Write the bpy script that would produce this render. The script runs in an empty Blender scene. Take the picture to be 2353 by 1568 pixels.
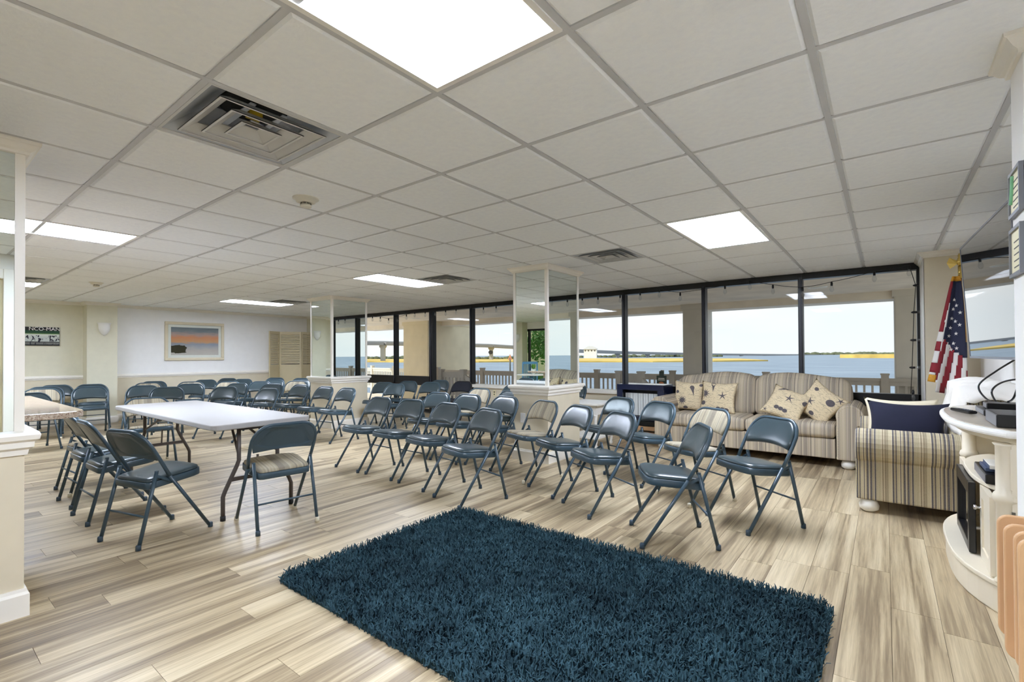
import bpy, bmesh, math, random
from mathutils import Vector, Matrix
random.seed(7)
PI = math.pi
sc = bpy.context.scene
C = bpy.context.collection

# ------------------------------------------------------------------ camera
F_PX, YAW, PITCH, ROLL, CY = 1107.708, -0.658, 0.010, 0.006, 806.065
HC, CEIL = 1.241, 2.292
SG, OX, OY = 0.6096, -1.408, 1.343            # ceiling grid pitch and origin
_f = Vector((math.sin(YAW)*math.cos(PITCH), math.cos(YAW)*math.cos(PITCH), math.sin(PITCH)))
_r = Vector((math.cos(YAW), -math.sin(YAW), 0))
_u = _r.cross(_f)
_xa = _r*math.cos(ROLL) - _u*math.sin(ROLL)
_ya = _r*math.sin(ROLL) + _u*math.cos(ROLL)
cd = bpy.data.cameras.new('camera')
cam = bpy.data.objects.new('camera', cd); C.objects.link(cam)
m = Matrix.Identity(4)
for i in range(3):
    m[i][0], m[i][1], m[i][2] = _xa[i], _ya[i], -_f[i]
m[2][3] = HC
cam.matrix_world = m
cd.sensor_fit = 'HORIZONTAL'; cd.sensor_width = 36; cd.lens = F_PX/2353*36
cd.shift_y = (CY-784)/2353
cd.clip_start = 0.02; cd.clip_end = 6000
sc.camera = cam

def ray(px, py):
    x = (px-1176.5)/F_PX; y = (CY-py)/F_PX
    return _f + _xa*x + _ya*y
def at_z(px, py, z):
    d = ray(px, py); t = (z-HC)/d.z
    return Vector((d.x*t, d.y*t, z))
def at_y(px, py, Y):
    d = ray(px, py); t = Y/d.y
    return Vector((d.x*t, Y, HC+d.z*t))
def at_depth(px, py, dep):
    d = ray(px, py)*dep
    return Vector((d.x, d.y, HC+d.z))
def project(p):
    v = Vector(p)-Vector((0, 0, HC)); d = v.dot(_f)
    if d < 0.05: return None
    return (1176.5+F_PX*v.dot(_xa)/d, CY-F_PX*v.dot(_ya)/d, d)

# ------------------------------------------------------------------ world, sun, exposure
w = bpy.data.worlds.new('world'); sc.world = w; w.use_nodes = True
nt = w.node_tree; nt.nodes.clear()
_tc = nt.nodes.new('ShaderNodeTexCoord'); _sp = nt.nodes.new('ShaderNodeSeparateXYZ')
_rp = nt.nodes.new('ShaderNodeValToRGB'); _bg = nt.nodes.new('ShaderNodeBackground'); _wo = nt.nodes.new('ShaderNodeOutputWorld')
_rp.color_ramp.elements[0].position = 0.0; _rp.color_ramp.elements[0].color = (.90, .95, 1.0, 1)
_rp.color_ramp.elements[1].position = 0.7; _rp.color_ramp.elements[1].color = (.62, .80, 1.0, 1)
_ns = nt.nodes.new('ShaderNodeTexNoise'); _ns.inputs['Scale'].default_value = 2.2; _ns.inputs['Detail'].default_value = 5
_mp = nt.nodes.new('ShaderNodeMapping'); _mp.inputs['Scale'].default_value = (1, 1, 4)
_cr = nt.nodes.new('ShaderNodeValToRGB'); _cr.color_ramp.elements[0].position = .42; _cr.color_ramp.elements[1].position = .68
_mx = nt.nodes.new('ShaderNodeMixRGB'); _mx.inputs[2].default_value = (1, 1, 1, 1)
nt.links.new(_tc.outputs['Generated'], _sp.inputs[0]); nt.links.new(_sp.outputs['Z'], _rp.inputs[0])
nt.links.new(_tc.outputs['Generated'], _mp.inputs[0]); nt.links.new(_mp.outputs[0], _ns.inputs[0])
nt.links.new(_ns.outputs[0], _cr.inputs[0]); nt.links.new(_cr.outputs[0], _mx.inputs[0]); nt.links.new(_rp.outputs[0], _mx.inputs[1])
nt.links.new(_mx.outputs[0], _bg.inputs[0]); nt.links.new(_bg.outputs[0], _wo.inputs[0])
_bg.inputs[1].default_value = .205
LAMP = 13.0
sl = bpy.data.lights.new('sun', 'SUN'); sl.energy = .75; sl.angle = math.radians(2); sl.color = (1, .95, .85)
so = bpy.data.objects.new('sun', sl); C.objects.link(so)
so.rotation_euler = Vector((0.55, 0.75, -0.75)).to_track_quat('-Z', 'Y').to_euler()
vs = sc.view_settings
vs.view_transform = 'Standard'; vs.look = 'None'; vs.exposure = 2.48; vs.gamma = 1.0; vs.use_curve_mapping = False
try:
    sc.cycles.max_bounces = 10; sc.cycles.diffuse_bounces = 6; sc.cycles.glossy_bounces = 6; sc.cycles.transparent_max_bounces = 12
    sc.cycles.caustics_reflective = False; sc.cycles.caustics_refractive = False
    sc.cycles.sample_clamp_indirect = 4.0; sc.cycles.use_denoising = True
except Exception: pass

# ------------------------------------------------------------------ materials
def lin(c):
    return tuple((x/12.92 if x <= .04045 else ((x+.055)/1.055)**2.4) for x in (v/255 for v in c)) + (1,)
MATS = {}
class N:
    """small node builder around a Principled material"""
    def __init__(s, name):
        s.m = bpy.data.materials.new(name); s.m.use_nodes = True; s.t = s.m.node_tree
        s.p = s.t.nodes['Principled BSDF']; MATS[name] = s.m
    def n(s, kind, **kw):
        nd = s.t.nodes.new(kind)
        for k, v in kw.items():
            if hasattr(nd, k): setattr(nd, k, v)
        return nd
    def l(s, a, b): s.t.links.new(a, b)
    def math(s, op, a, b=None):
        nd = s.t.nodes.new('ShaderNodeMath'); nd.operation = op
        for i, v in enumerate((a, b)):
            if v is None: continue
            if isinstance(v, (int, float)): nd.inputs[i].default_value = v
            else: s.l(v, nd.inputs[i])
        return nd.outputs[0]
    def ramp(s, fac, stops, mode='LINEAR'):
        nd = s.t.nodes.new('ShaderNodeValToRGB'); cr = nd.color_ramp; cr.interpolation = mode
        while len(cr.elements) < len(stops): cr.elements.new(.5)
        for e, (p, c) in zip(cr.elements, stops): e.position = p; e.color = c if len(c) == 4 else lin(c)
        s.l(fac, nd.inputs[0]); return nd.outputs[0]
    def noise(s, scale, detail=3, vec=None, rough=.5, dist=0.):
        nd = s.t.nodes.new('ShaderNodeTexNoise'); nd.inputs['Scale'].default_value = scale
        nd.inputs['Detail'].default_value = detail; nd.inputs['Roughness'].default_value = rough; nd.inputs['Distortion'].default_value = dist
        if vec is not None: s.l(vec, nd.inputs['Vector'])
        return nd.outputs[0]
    def coord(s, which='Object', scale=None):
        tc = s.t.nodes.new('ShaderNodeTexCoord'); o = tc.outputs[which]
        if scale:
            mp = s.t.nodes.new('ShaderNodeMapping'); mp.inputs['Scale'].default_value = scale; s.l(o, mp.inputs[0]); o = mp.outputs[0]
        return o
    def mix(s, fac, a, b, mode='MIX'):
        nd = s.t.nodes.new('ShaderNodeMixRGB'); nd.blend_type = mode
        for i, v in ((0, fac), (1, a), (2, b)):
            if isinstance(v, (int, float)): nd.inputs[i].default_value = v
            elif isinstance(v, tuple): nd.inputs[i].default_value = v
            else: s.l(v, nd.inputs[i])
        return nd.outputs[0]
    def bump(s, h, strength=.2, dist=.01):
        nd = s.t.nodes.new('ShaderNodeBump'); nd.inputs['Strength'].default_value = strength; nd.inputs['Distance'].default_value = dist
        s.l(h, nd.inputs['Height']); s.l(nd.outputs[0], s.p.inputs['Normal'])
    def set(s, col=None, rough=.5, metal=0., spec=None):
        if col is not None:
            if isinstance(col, tuple): s.p.inputs['Base Color'].default_value = col
            else: s.l(col, s.p.inputs['Base Color'])
        if isinstance(rough, (int, float)): s.p.inputs['Roughness'].default_value = rough
        else: s.l(rough, s.p.inputs['Roughness'])
        s.p.inputs['Metallic'].default_value = metal
        if spec is not None: s.p.inputs['Specular IOR Level'].default_value = spec
        return s.m

def plain(name, rgb, rough=.5, metal=0., spec=None, var=.06, nscale=8., bump=0., bscale=60.):
    n = N(name); c = lin(rgb)
    co = n.coord()
    if var:
        nz = n.noise(nscale, 3, co)
        a = tuple(v*(1-var) for v in c[:3])+(1,); b = tuple(min(1, v*(1+var)) for v in c[:3])+(1,)
        n.set(n.ramp(nz, [(.3, a), (.7, b)]), rough, metal, spec)
    else: n.set(c, rough, metal, spec)
    if bump: n.bump(n.noise(bscale, 2, co), bump, .002)
    return n.m

def make_materials():
    plain('tile', (247, 250, 254), .9, bump=.5, bscale=70, var=.03, nscale=30)
    plain('tee', (200, 201, 203), .5, var=.02)
    plain('wall_beige', (220, 209, 184), .7, var=.02, bump=.05)
    plain('wall_upper', (244, 242, 238), .8, var=.015, bump=.08, bscale=120)
    plain('wall_olive', (222, 217, 194), .8, var=.03, bump=.08, bscale=120)
    plain('trim', (242, 237, 226), .35, var=.01)
    plain('white_paint', (238, 236, 230), .35, var=.01)
    plain('blue_metal', (58, 77, 88), .32, spec=.5, var=.05)
    plain('blue_vinyl', (54, 68, 73), .28, spec=.6, var=.05, bump=.1, bscale=250)
    plain('black_fabric', (22, 24, 34), .85, var=.1)
    plain('foot_blue', (52, 70, 84), .4, var=.02)
    plain('foot_white', (226, 219, 198), .6, var=.03)
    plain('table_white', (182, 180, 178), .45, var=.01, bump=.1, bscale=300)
    plain('table_leg', (86, 78, 74), .35, spec=.4, var=.04)
    plain('dark_rubber', (28, 27, 27), .6, var=.05)
    plain('black_frame', (14, 14, 16), .35, var=.1)
    plain('dark_frame2', (40, 42, 52), .4, var=.1)
    plain('navy', (22, 24, 46), .9, var=.12, bump=.15, bscale=300)
    plain('navy_gloss', (34, 40, 66), .18, var=.06)
    plain('cream_fabric', (222, 210, 182), .9, var=.03, bump=.2, bscale=200)
    plain('blanket', (236, 231, 222), .95, var=.02, bump=.3, bscale=120)
    plain('console_cream', (226, 216, 194), .38, var=.03, nscale=5)
    plain('console_top', (188, 176, 158), .18, var=.05)
    plain('black_plastic', (18, 18, 20), .3, var=.05)
    plain('gray_plastic', (120, 122, 128), .35, var=.05)
    plain('chrome', (190, 190, 190), .2, 1., var=.02)
    plain('sheet_metal', (196, 202, 210), .4, .15, var=.1, nscale=5)
    plain('vent_white', (206, 206, 204), .45, var=.03)
    plain('duct_black', (12, 12, 12), .9, var=.2)
    plain('yellow_label', (200, 170, 40), .6, var=.2)
    plain('detector', (226, 222, 208), .45, var=.02)
    plain('bunfoot', (232, 228, 218), .4, var=.02)
    plain('maple', (214, 172, 128), .4, var=.08, nscale=4)
    plain('soffit', (236, 226, 212), .9, var=.10, nscale=2.2)
    plain('concrete', (206, 200, 190), .85, var=.06, nscale=3)
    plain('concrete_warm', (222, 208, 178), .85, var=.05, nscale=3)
    plain('deck', (214, 204, 190), .8, var=.1)
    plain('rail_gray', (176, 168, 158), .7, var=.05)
    plain('rail_sunlit', (226, 220, 206), .6, var=.03)  # pale copy of the grey rail, sunlight painted into the colour
    plain('bridge', (150, 150, 152), .9, var=.05, nscale=.2)
    plain('pier', (186, 184, 180), .9, var=.05, nscale=.2)
    plain('marsh', (205, 176, 96), .95, var=.25, nscale=.08)
    plain('bush', (92, 98, 74), .95, var=.3, nscale=.1)
    plain('grass', (118, 158, 62), .95, var=.2, nscale=2)
    plain('leaf', (98, 150, 48), .5, var=.25, nscale=12)
    plain('leaf_tree', (108, 150, 84), .8, var=.3, nscale=3)
    plain('bark', (96, 80, 66), .9, var=.2)
    plain('screen_tan', (198, 184, 148), .5, var=.02)
    plain('red_cloth', (138, 34, 44), .8, var=.08)
    plain('white_cloth', (232, 228, 222), .8, var=.02)
    plain('navy_cloth', (38, 42, 66), .8, var=.06)
    plain('gold_fringe', (206, 148, 38), .6, var=.15, nscale=60)
    plain('brass', (206, 178, 98), .25, .9, var=.05)
    plain('pole_wood', (120, 66, 34), .4, var=.1)
    plain('cream_paper', (232, 222, 178), .5, var=.02)
    plain('green_ink', (132, 196, 150), .6, var=.05)
    plain('dark_ink', (90, 86, 74), .7, var=.1)
    plain('sign_green', (44, 58, 50), .5, var=.08)
    plain('orange_ink', (206, 130, 84), .6, var=.1)
    plain('blue_chair', (92, 150, 190), .5, var=.05)
    plain('stucco', (226, 206, 168), .9, var=.05)
    plain('print_ink', (92, 86, 88), .9, var=.15, nscale=60)
    plain('outlet', (236, 234, 228), .35, var=.01)
    plain('dvd_blue', (70, 84, 112), .4, var=.1, nscale=30)
    plain('paper_white', (236, 234, 226), .6, var=.02)
    plain('sconce_white', (236, 234, 228), .6, var=.04, bump=.4, bscale=40)
    plain('pebble', (150, 120, 80), .7, var=.2)
    # shag rug yarn
    n = N('rug_yarn'); tc = n.coord(); oi = n.noise(14, 2, tc)
    nz2 = n.noise(1.6, 2, tc)
    n.set(n.mix(.4, n.ramp(oi, [(.3, (24, 40, 48)), (.7, (58, 86, 96))]), n.ramp(nz2, [(.35, (32, 52, 60)), (.65, (60, 90, 100))])), .9, spec=.15)
    # floor planks: per plank tone from the object and a per-face value, grain along Y
    n = N('plank'); geo = n.n('ShaderNodeNewGeometry'); oi = n.n('ShaderNodeObjectInfo')
    atn = n.n('ShaderNodeAttribute'); atn.attribute_name = 'tone'
    rnd = n.math('FRACT', n.math('ADD', oi.outputs['Random'], atn.outputs['Fac']))
    cx = n.n('ShaderNodeCombineXYZ'); n.l(n.math('MULTIPLY', rnd, 37.), cx.inputs[2])
    va = n.n('ShaderNodeVectorMath'); va.operation = 'ADD'; n.l(geo.outputs['Position'], va.inputs[0]); n.l(cx.outputs[0], va.inputs[1])
    def mapped(sx, sy):
        mp = n.n('ShaderNodeMapping'); mp.inputs['Scale'].default_value = (sx, sy, 1); n.l(va.outputs[0], mp.inputs[0]); return mp.outputs[0]
    band = n.noise(1., 2, mapped(13, .55), .5, .4)
    grain = n.noise(1., 5, mapped(70, 2.2), .65, .3)
    fine = n.noise(1., 3, mapped(220, 5), .6)
    v = n.math('ADD', n.math('MULTIPLY', band, .62), n.math('MULTIPLY', grain, .38))
    v = n.math('ADD', v, n.math('MULTIPLY', n.math('SUBTRACT', rnd, .5), .12))
    col = n.ramp(v, [(.30, (108, 93, 73)), (.41, (147, 129, 102)), (.50, (181, 163, 131)), (.60, (204, 187, 154)), (.74, (219, 203, 172))])
    col = n.mix(n.math('MULTIPLY', n.ramp(fine, [(.35, (255, 255, 255)), (.5, (0, 0, 0))]), .18), col, lin((110, 94, 76)))
    kn = n.n('ShaderNodeTexVoronoi'); kn.inputs['Scale'].default_value = 1.; n.l(mapped(9, 2.2), kn.inputs['Vector'])
    col = n.mix(n.ramp(kn.outputs['Distance'], [(.03, (150, 150, 150)), (.075, (0, 0, 0))]), col, lin((92, 76, 60)))
    n.set(col, n.ramp(grain, [(.3, (.30,)*3+(1,)), (.7, (.40,)*3+(1,))]), spec=.42)
    n.bump(fine, .06, .001)
    plain('floor_gap', (82, 70, 56), .9, var=.1)
    # stripes varying along object X
    def stripes(name, pal, pitch, count, rough=.9):
        n = N(name); co = n.coord(); sp = n.n('ShaderNodeSeparateXYZ'); n.l(co, sp.inputs[0])
        k = n.math('FLOOR', n.math('MULTIPLY', sp.outputs[0], 1/pitch))
        k = n.math('FLOORED_MODULO', k, float(count))
        wn = n.n('ShaderNodeTexWhiteNoise'); wn.noise_dimensions = '1D'; n.l(n.math('ADD', k, .37), wn.inputs['W'])
        st = [(i/len(pal), c) for i, c in enumerate(pal)]
        n.set(n.mix(.12, n.ramp(wn.outputs['Value'], st, 'CONSTANT'), n.ramp(n.noise(300, 2, co), [(.3, (60, 54, 48)), (.7, (230, 220, 200))])), rough, spec=.1)
        n.bump(n.noise(420, 2, co), .25, .002)
    stripes('sofa_stripe', [(206, 192, 168), (190, 176, 152), (146, 136, 128), (206, 192, 170), (172, 158, 136), (196, 182, 156), (104, 98, 98), (200, 186, 162)], .0055, 41)
    stripes('chair_stripe2', [(208, 197, 166), (186, 173, 142), (96, 92, 94), (204, 191, 160), (148, 133, 108), (76, 74, 82), (170, 158, 130), (196, 182, 150)], .0052, 43)
    stripes('pad_stripe', [(178, 168, 146), (160, 150, 128), (134, 126, 112), (170, 158, 134), (150, 142, 124)], .011, 40)
    # ribbed white panel
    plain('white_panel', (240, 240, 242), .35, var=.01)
    # printed pillow cloth with handwriting-like marks
    n = N('shell_cloth'); co = n.coord()
    mp = n.n('ShaderNodeMapping'); mp.inputs['Scale'].default_value = (22, 22, 105); n.l(co, mp.inputs[0])
    hw = n.noise(1., 3, mp.outputs[0], .6, 1.5)
    n.set(n.mix(n.ramp(hw, [(.53, (0, 0, 0)), (.60, (190, 190, 190))]), lin((222, 204, 168)), lin((120, 104, 96))), .9, spec=.1)
    n.bump(n.noise(300, 2, co), .2, .002)
    # granite
    n = N('granite'); co = n.coord()
    v1 = n.noise(38, 6, co, .7); v2 = n.noise(120, 3, co)
    n.set(n.mix(n.ramp(v2, [(.55, (0, 0, 0)), (.66, (255, 255, 255))]), n.ramp(v1, [(.3, (120, 96, 80)), (.5, (206, 186, 164)), (.62, (226, 214, 196))]), lin((130, 84, 62))), .06, spec=.6)
    # mirror
    n = N('mirror'); n.set((.80, .86, .84, 1), .0, 1.)
    # window glass: see-through with a faint reflection
    def glassy(name, fac, tint):
        m_ = bpy.data.materials.new(name); m_.use_nodes = True; t = m_.node_tree; t.nodes.clear(); MATS[name] = m_
        o = t.nodes.new('ShaderNodeOutputMaterial'); mx = t.nodes.new('ShaderNodeMixShader'); tr = t.nodes.new('ShaderNodeBsdfTransparent'); gl = t.nodes.new('ShaderNodeBsdfGlossy')
        gl.inputs['Roughness'].default_value = 0.; tr.inputs[0].default_value = tint
        lw = t.nodes.new('ShaderNodeLayerWeight'); lw.inputs[0].default_value = .5
        pw = t.nodes.new('ShaderNodeMath'); pw.operation = 'POWER'; pw.inputs[1].default_value = 5.
        mu = t.nodes.new('ShaderNodeMath'); mu.operation = 'MULTIPLY_ADD'; mu.inputs[1].default_value = .9; mu.inputs[2].default_value = fac
        t.links.new(lw.outputs['Facing'], pw.inputs[0]); t.links.new(pw.outputs[0], mu.inputs[0]); t.links.new(mu.outputs[0], mx.inputs[0]); t.links.new(tr.outputs[0], mx.inputs[1]); t.links.new(gl.outputs[0], mx.inputs[2]); t.links.new(mx.outputs[0], o.inputs[0])
    glassy('glass', .014, (.97, .98, .97, 1))
    glassy('bulb_glass', .12, (.93, .94, .95, 1))
    # TV screen
    n = N('tv_screen'); n.set((.012, .012, .014, 1), .03, spec=1.); n.p.inputs['Coat Weight'].default_value = 1.; n.p.inputs['Coat Roughness'].default_value = .02; n.p.inputs['Coat IOR'].default_value = 2.6
    # water
    n = N('water'); geo = n.n('ShaderNodeNewGeometry'); mp = n.n('ShaderNodeMapping'); mp.inputs['Scale'].default_value = (.05, .16, 1); mp.inputs['Rotation'].default_value = (0, 0, .65); n.l(geo.outputs['Position'], mp.inputs[0])
    n.set(n.ramp(n.noise(1., 5, mp.outputs[0], .6), [(.3, (112, 128, 146)), (.7, (146, 160, 176))]), .6, spec=.2)
    # lamp lens: two tubes glow behind a prismatic lens
    n = N('lamp_lens'); co = n.coord(); sp = n.n('ShaderNodeSeparateXYZ'); n.l(co, sp.inputs[0])
    wv = n.math('ABSOLUTE', n.math('SUBTRACT', n.math('ABSOLUTE', sp.outputs[0]), .155))
    glow = n.ramp(wv, [(.0, (1, 1, 1, 1)), (.14, (.42, .42, .42, 1))])
    px_ = n.n('ShaderNodeTexVoronoi'); px_.inputs['Scale'].default_value = 110; px_.inputs['Randomness'].default_value = 0.
    n.l(co, px_.inputs['Vector'])
    fac = n.math('MULTIPLY', n.math('MULTIPLY', glow, n.math('SUBTRACT', 1.12, n.math('MULTIPLY', px_.outputs['Distance'], .5))), LAMP)
    n.set((.9, .88, .8, 1), .3)
    n.p.inputs['Emission Color'].default_value = (.87, .965, 1.16, 1); n.l(fac, n.p.inputs['Emission Strength'])
    # framed beach picture, printed
    n = N('beach_print'); co = n.coord('Generated'); sp = n.n('ShaderNodeSeparateXYZ'); n.l(co, sp.inputs[0])
    yy = n.math('ADD', sp.outputs[2], n.math('MULTIPLY', n.math('SUBTRACT', n.noise(3, 4, n.coord('Generated', (1, 2, 6))), .5), .22))
    sky = n.ramp(yy, [(.0, (206, 198, 190)), (.18, (196, 184, 178)), (.30, (176, 172, 178)), (.40, (150, 156, 170)), (.48, (214, 160, 116)), (.64, (222, 146, 104)), (.74, (190, 160, 150)), (.86, (136, 140, 146)), (1., (120, 128, 136))])
    bx_ = n.math('ADD', n.math('MULTIPLY', sp.outputs[1], 1.), n.math('MULTIPLY', n.math('SUBTRACT', n.noise(9, 4, co), .5), .3))
    bz = n.math('ADD', sp.outputs[2], n.math('MULTIPLY', n.math('SUBTRACT', n.noise(7, 4, co), .5), .3))
    bush = n.math('MULTIPLY', n.math('LESS_THAN', bx_, .30), n.math('MULTIPLY', n.math('LESS_THAN', bz, .36), n.math('GREATER_THAN', bz, .06)))
    n.set(n.mix(bush, sky, lin((62, 58, 44))), .12, spec=.6)
    # dark street-photo print
    n = N('street_print'); co = n.coord('Generated'); sp = n.n('ShaderNodeSeparateXYZ'); n.l(co, sp.inputs[0])
    base = n.ramp(sp.outputs[2], [(.0, (22, 20, 20)), (.04, (110, 112, 108)), (.16, (60, 60, 58)), (.2, (190, 196, 190)), (.5, (206, 210, 200)), (.62, (120, 150, 90)), (.66, (30, 70, 44)), (.8, (26, 66, 40)), (.82, (14, 12, 12))], 'CONSTANT')
    fig = n.noise(1., 3, n.coord('Generated', (1, 16, 5)))
    n.set(n.mix(n.math('MULTIPLY', n.math('GREATER_THAN', fig, .56), n.math('LESS_THAN', sp.outputs[2], .55)), base, lin((34, 32, 46))), .2)
make_materials()
M = MATS

# ------------------------------------------------------------------ mesh helpers
class MB:
    def __init__(s): s.v = []; s.f = []; s.sm = []
    def add(s, vs, fs, smooth=False):
        o = len(s.v); s.v += [tuple(v) for v in vs]
        s.f += [tuple(i+o for i in f) for f in fs]; s.sm += [smooth]*len(fs); return s
    def box(s, x0, x1, y0, y1, z0, z1):
        return s.add([(x0,y0,z0),(x1,y0,z0),(x1,y1,z0),(x0,y1,z0),(x0,y0,z1),(x1,y0,z1),(x1,y1,z1),(x0,y1,z1)],
                     [(0,3,2,1),(4,5,6,7),(0,1,5,4),(1,2,6,5),(2,3,7,6),(3,0,4,7)])
    def bar(s, a, b, w, h, up=(0,0,1)):
        """rectangular bar from a to b: w across, h along up"""
        a, b = Vector(a), Vector(b); d = (b-a).normalized(); up = Vector(up)
        if abs(d.dot(up)) > .99: up = Vector((0,1,0))
        r = d.cross(up).normalized()*w/2; u = r.cross(d).normalized()*h/2
        vs = [p+q for p in (a, b) for q in (-r-u, r-u, r+u, -r+u)]
        return s.add(vs, [(0,3,2,1),(4,5,6,7),(0,1,5,4),(1,2,6,5),(2,3,7,6),(3,0,4,7)])
    def tube(s, pts, r, n=8, caps=True):
        pts = [Vector(p) for p in pts]; rs = r if isinstance(r, (list, tuple)) else [r]*len(pts)
        vs = []; ref = None
        for i, p in enumerate(pts):
            d = (pts[min(i+1, len(pts)-1)]-pts[max(i-1, 0)]).normalized()
            if ref is None: ref = Vector((0,0,1)) if abs(d.z) < .9 else Vector((1,0,0))
            a = d.cross(ref).normalized(); b = a.cross(d).normalized(); ref = b
            vs += [p+(a*math.cos(2*PI*k/n)+b*math.sin(2*PI*k/n))*rs[i] for k in range(n)]
        fs = [(i*n+k, i*n+(k+1) % n, (i+1)*n+(k+1) % n, (i+1)*n+k) for i in range(len(pts)-1) for k in range(n)]
        s.add(vs, fs, True)
        if caps:
            o = len(s.v)-len(vs)
            s.f += [tuple(o+k for k in range(n))[::-1], tuple(o+(len(pts)-1)*n+k for k in range(n))]; s.sm += [False, False]
        return s
    def lathe(s, prof, n=20, c=(0,0,0), sx=1., sy=1.):
        vs = [(c[0]+r*sx*math.cos(2*PI*k/n), c[1]+r*sy*math.sin(2*PI*k/n), c[2]+z) for r, z in prof for k in range(n)]
        fs = [(i*n+k, i*n+(k+1) % n, (i+1)*n+(k+1) % n, (i+1)*n+k) for i in range(len(prof)-1) for k in range(n)]
        s.add(vs, fs, True); o = len(s.v)-len(vs)
        if prof[0][0] > 1e-4: s.f.append(tuple(o+k for k in range(n))[::-1]); s.sm.append(False)
        if prof[-1][0] > 1e-4: s.f.append(tuple(o+(len(prof)-1)*n+k for k in range(n))); s.sm.append(False)
        return s
    def prism(s, poly, z0, z1, axis='z'):
        """poly in 2D, extruded along axis; x: (y,z), y: (x,z), z: (x,y)"""
        n = len(poly)
        def P(p, t): return {'z': (p[0],p[1],t), 'y': (p[0],t,p[1]), 'x': (t,p[0],p[1])}[axis]
        vs = [P(p, z0) for p in poly]+[P(p, z1) for p in poly]
        fs = [tuple(range(n))[::-1], tuple(range(n, 2*n))]+[(i, (i+1) % n, n+(i+1) % n, n+i) for i in range(n)]
        return s.add(vs, fs)
    def sweep(s, prof, path, closed=False):
        """2D profile (out, up) swept along a horizontal polyline with mitred corners; out = right of travel"""
        n = len(prof); pts = [Vector((p[0], p[1], 0)) for p in path]; k = len(pts); vs = []
        for i, p in enumerate(pts):
            def nrm(a, b):
                d = (b-a).normalized(); return Vector((d.y, -d.x, 0))
            if closed: n1 = nrm(pts[i-1], p); n2 = nrm(p, pts[(i+1) % k])
            else:
                n1 = nrm(pts[i-1], p) if i > 0 else nrm(p, pts[i+1]); n2 = nrm(p, pts[i+1]) if i < k-1 else n1
            mt = (n1+n2); mt = mt/max(mt.dot(n1), .2)
            vs += [(p.x+mt.x*o, p.y+mt.y*o, z) for o, z in prof]
        segs = k if closed else k-1
        fs = [(i*n+j, i*n+(j+1) % n, ((i+1) % k)*n+(j+1) % n, ((i+1) % k)*n+j) for i in range(segs) for j in range(n)]
        if not closed: fs += [tuple(range(n))[::-1], tuple((k-1)*n+j for j in range(n))]
        return s.add(vs, fs)
    def grid(s, fn, nu, nv, smooth=True, wrap=False):
        vs = [fn(i/nu, j/nv) for j in range(nv+1) for i in range(nu+1)]
        fs = [(j*(nu+1)+i, j*(nu+1)+i+1, (j+1)*(nu+1)+i+1, (j+1)*(nu+1)+i) for j in range(nv) for i in range(nu)]
        return s.add(vs, fs, smooth)
    def mesh(s, name, mat):
        me = bpy.data.meshes.new(name); me.from_pydata(s.v, [], s.f); me.update()
        for p, q in zip(me.polygons, s.sm): p.use_smooth = q
        bm = bmesh.new(); bm.from_mesh(me); bmesh.ops.recalc_face_normals(bm, faces=bm.faces); bm.to_mesh(me); bm.free()
        if mat: me.materials.append(M[mat] if isinstance(mat, str) else mat)
        return me
    def obj(s, name, mat, parent=None, bevel=0., sub=0):
        return link(name, s.mesh(name, mat), parent, bevel, sub)
def link(name, me, parent=None, bevel=0., sub=0):
    o = bpy.data.objects.new(name, me); C.objects.link(o)
    if parent is not None: o.parent = parent
    if bevel:
        b = o.modifiers.new('bevel', 'BEVEL'); b.width = bevel; b.segments = 2; b.limit_method = 'ANGLE'; b.angle_limit = .6
    if sub:
        b = o.modifiers.new('sub', 'SUBSURF'); b.levels = sub; b.render_levels = sub
    return o
def tag(o, label=None, cat=None, group=None, kind=None):
    if label: o['label'] = label
    if cat: o['category'] = cat
    if group: o['group'] = group
    if kind: o['kind'] = kind
    return o
def thing(name, label, cat, loc=(0,0,0), rz=0., group=None):
    o = bpy.data.objects.new(name, None); C.objects.link(o); o.location = loc; o.rotation_euler = (0, 0, rz); o.empty_display_size = .1
    return tag(o, label, cat, group)
def struct(name, label=None):
    o = bpy.data.objects.new(name, None); C.objects.link(o); o.empty_display_size = .1
    return tag(o, label, None, None, 'structure')
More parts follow.
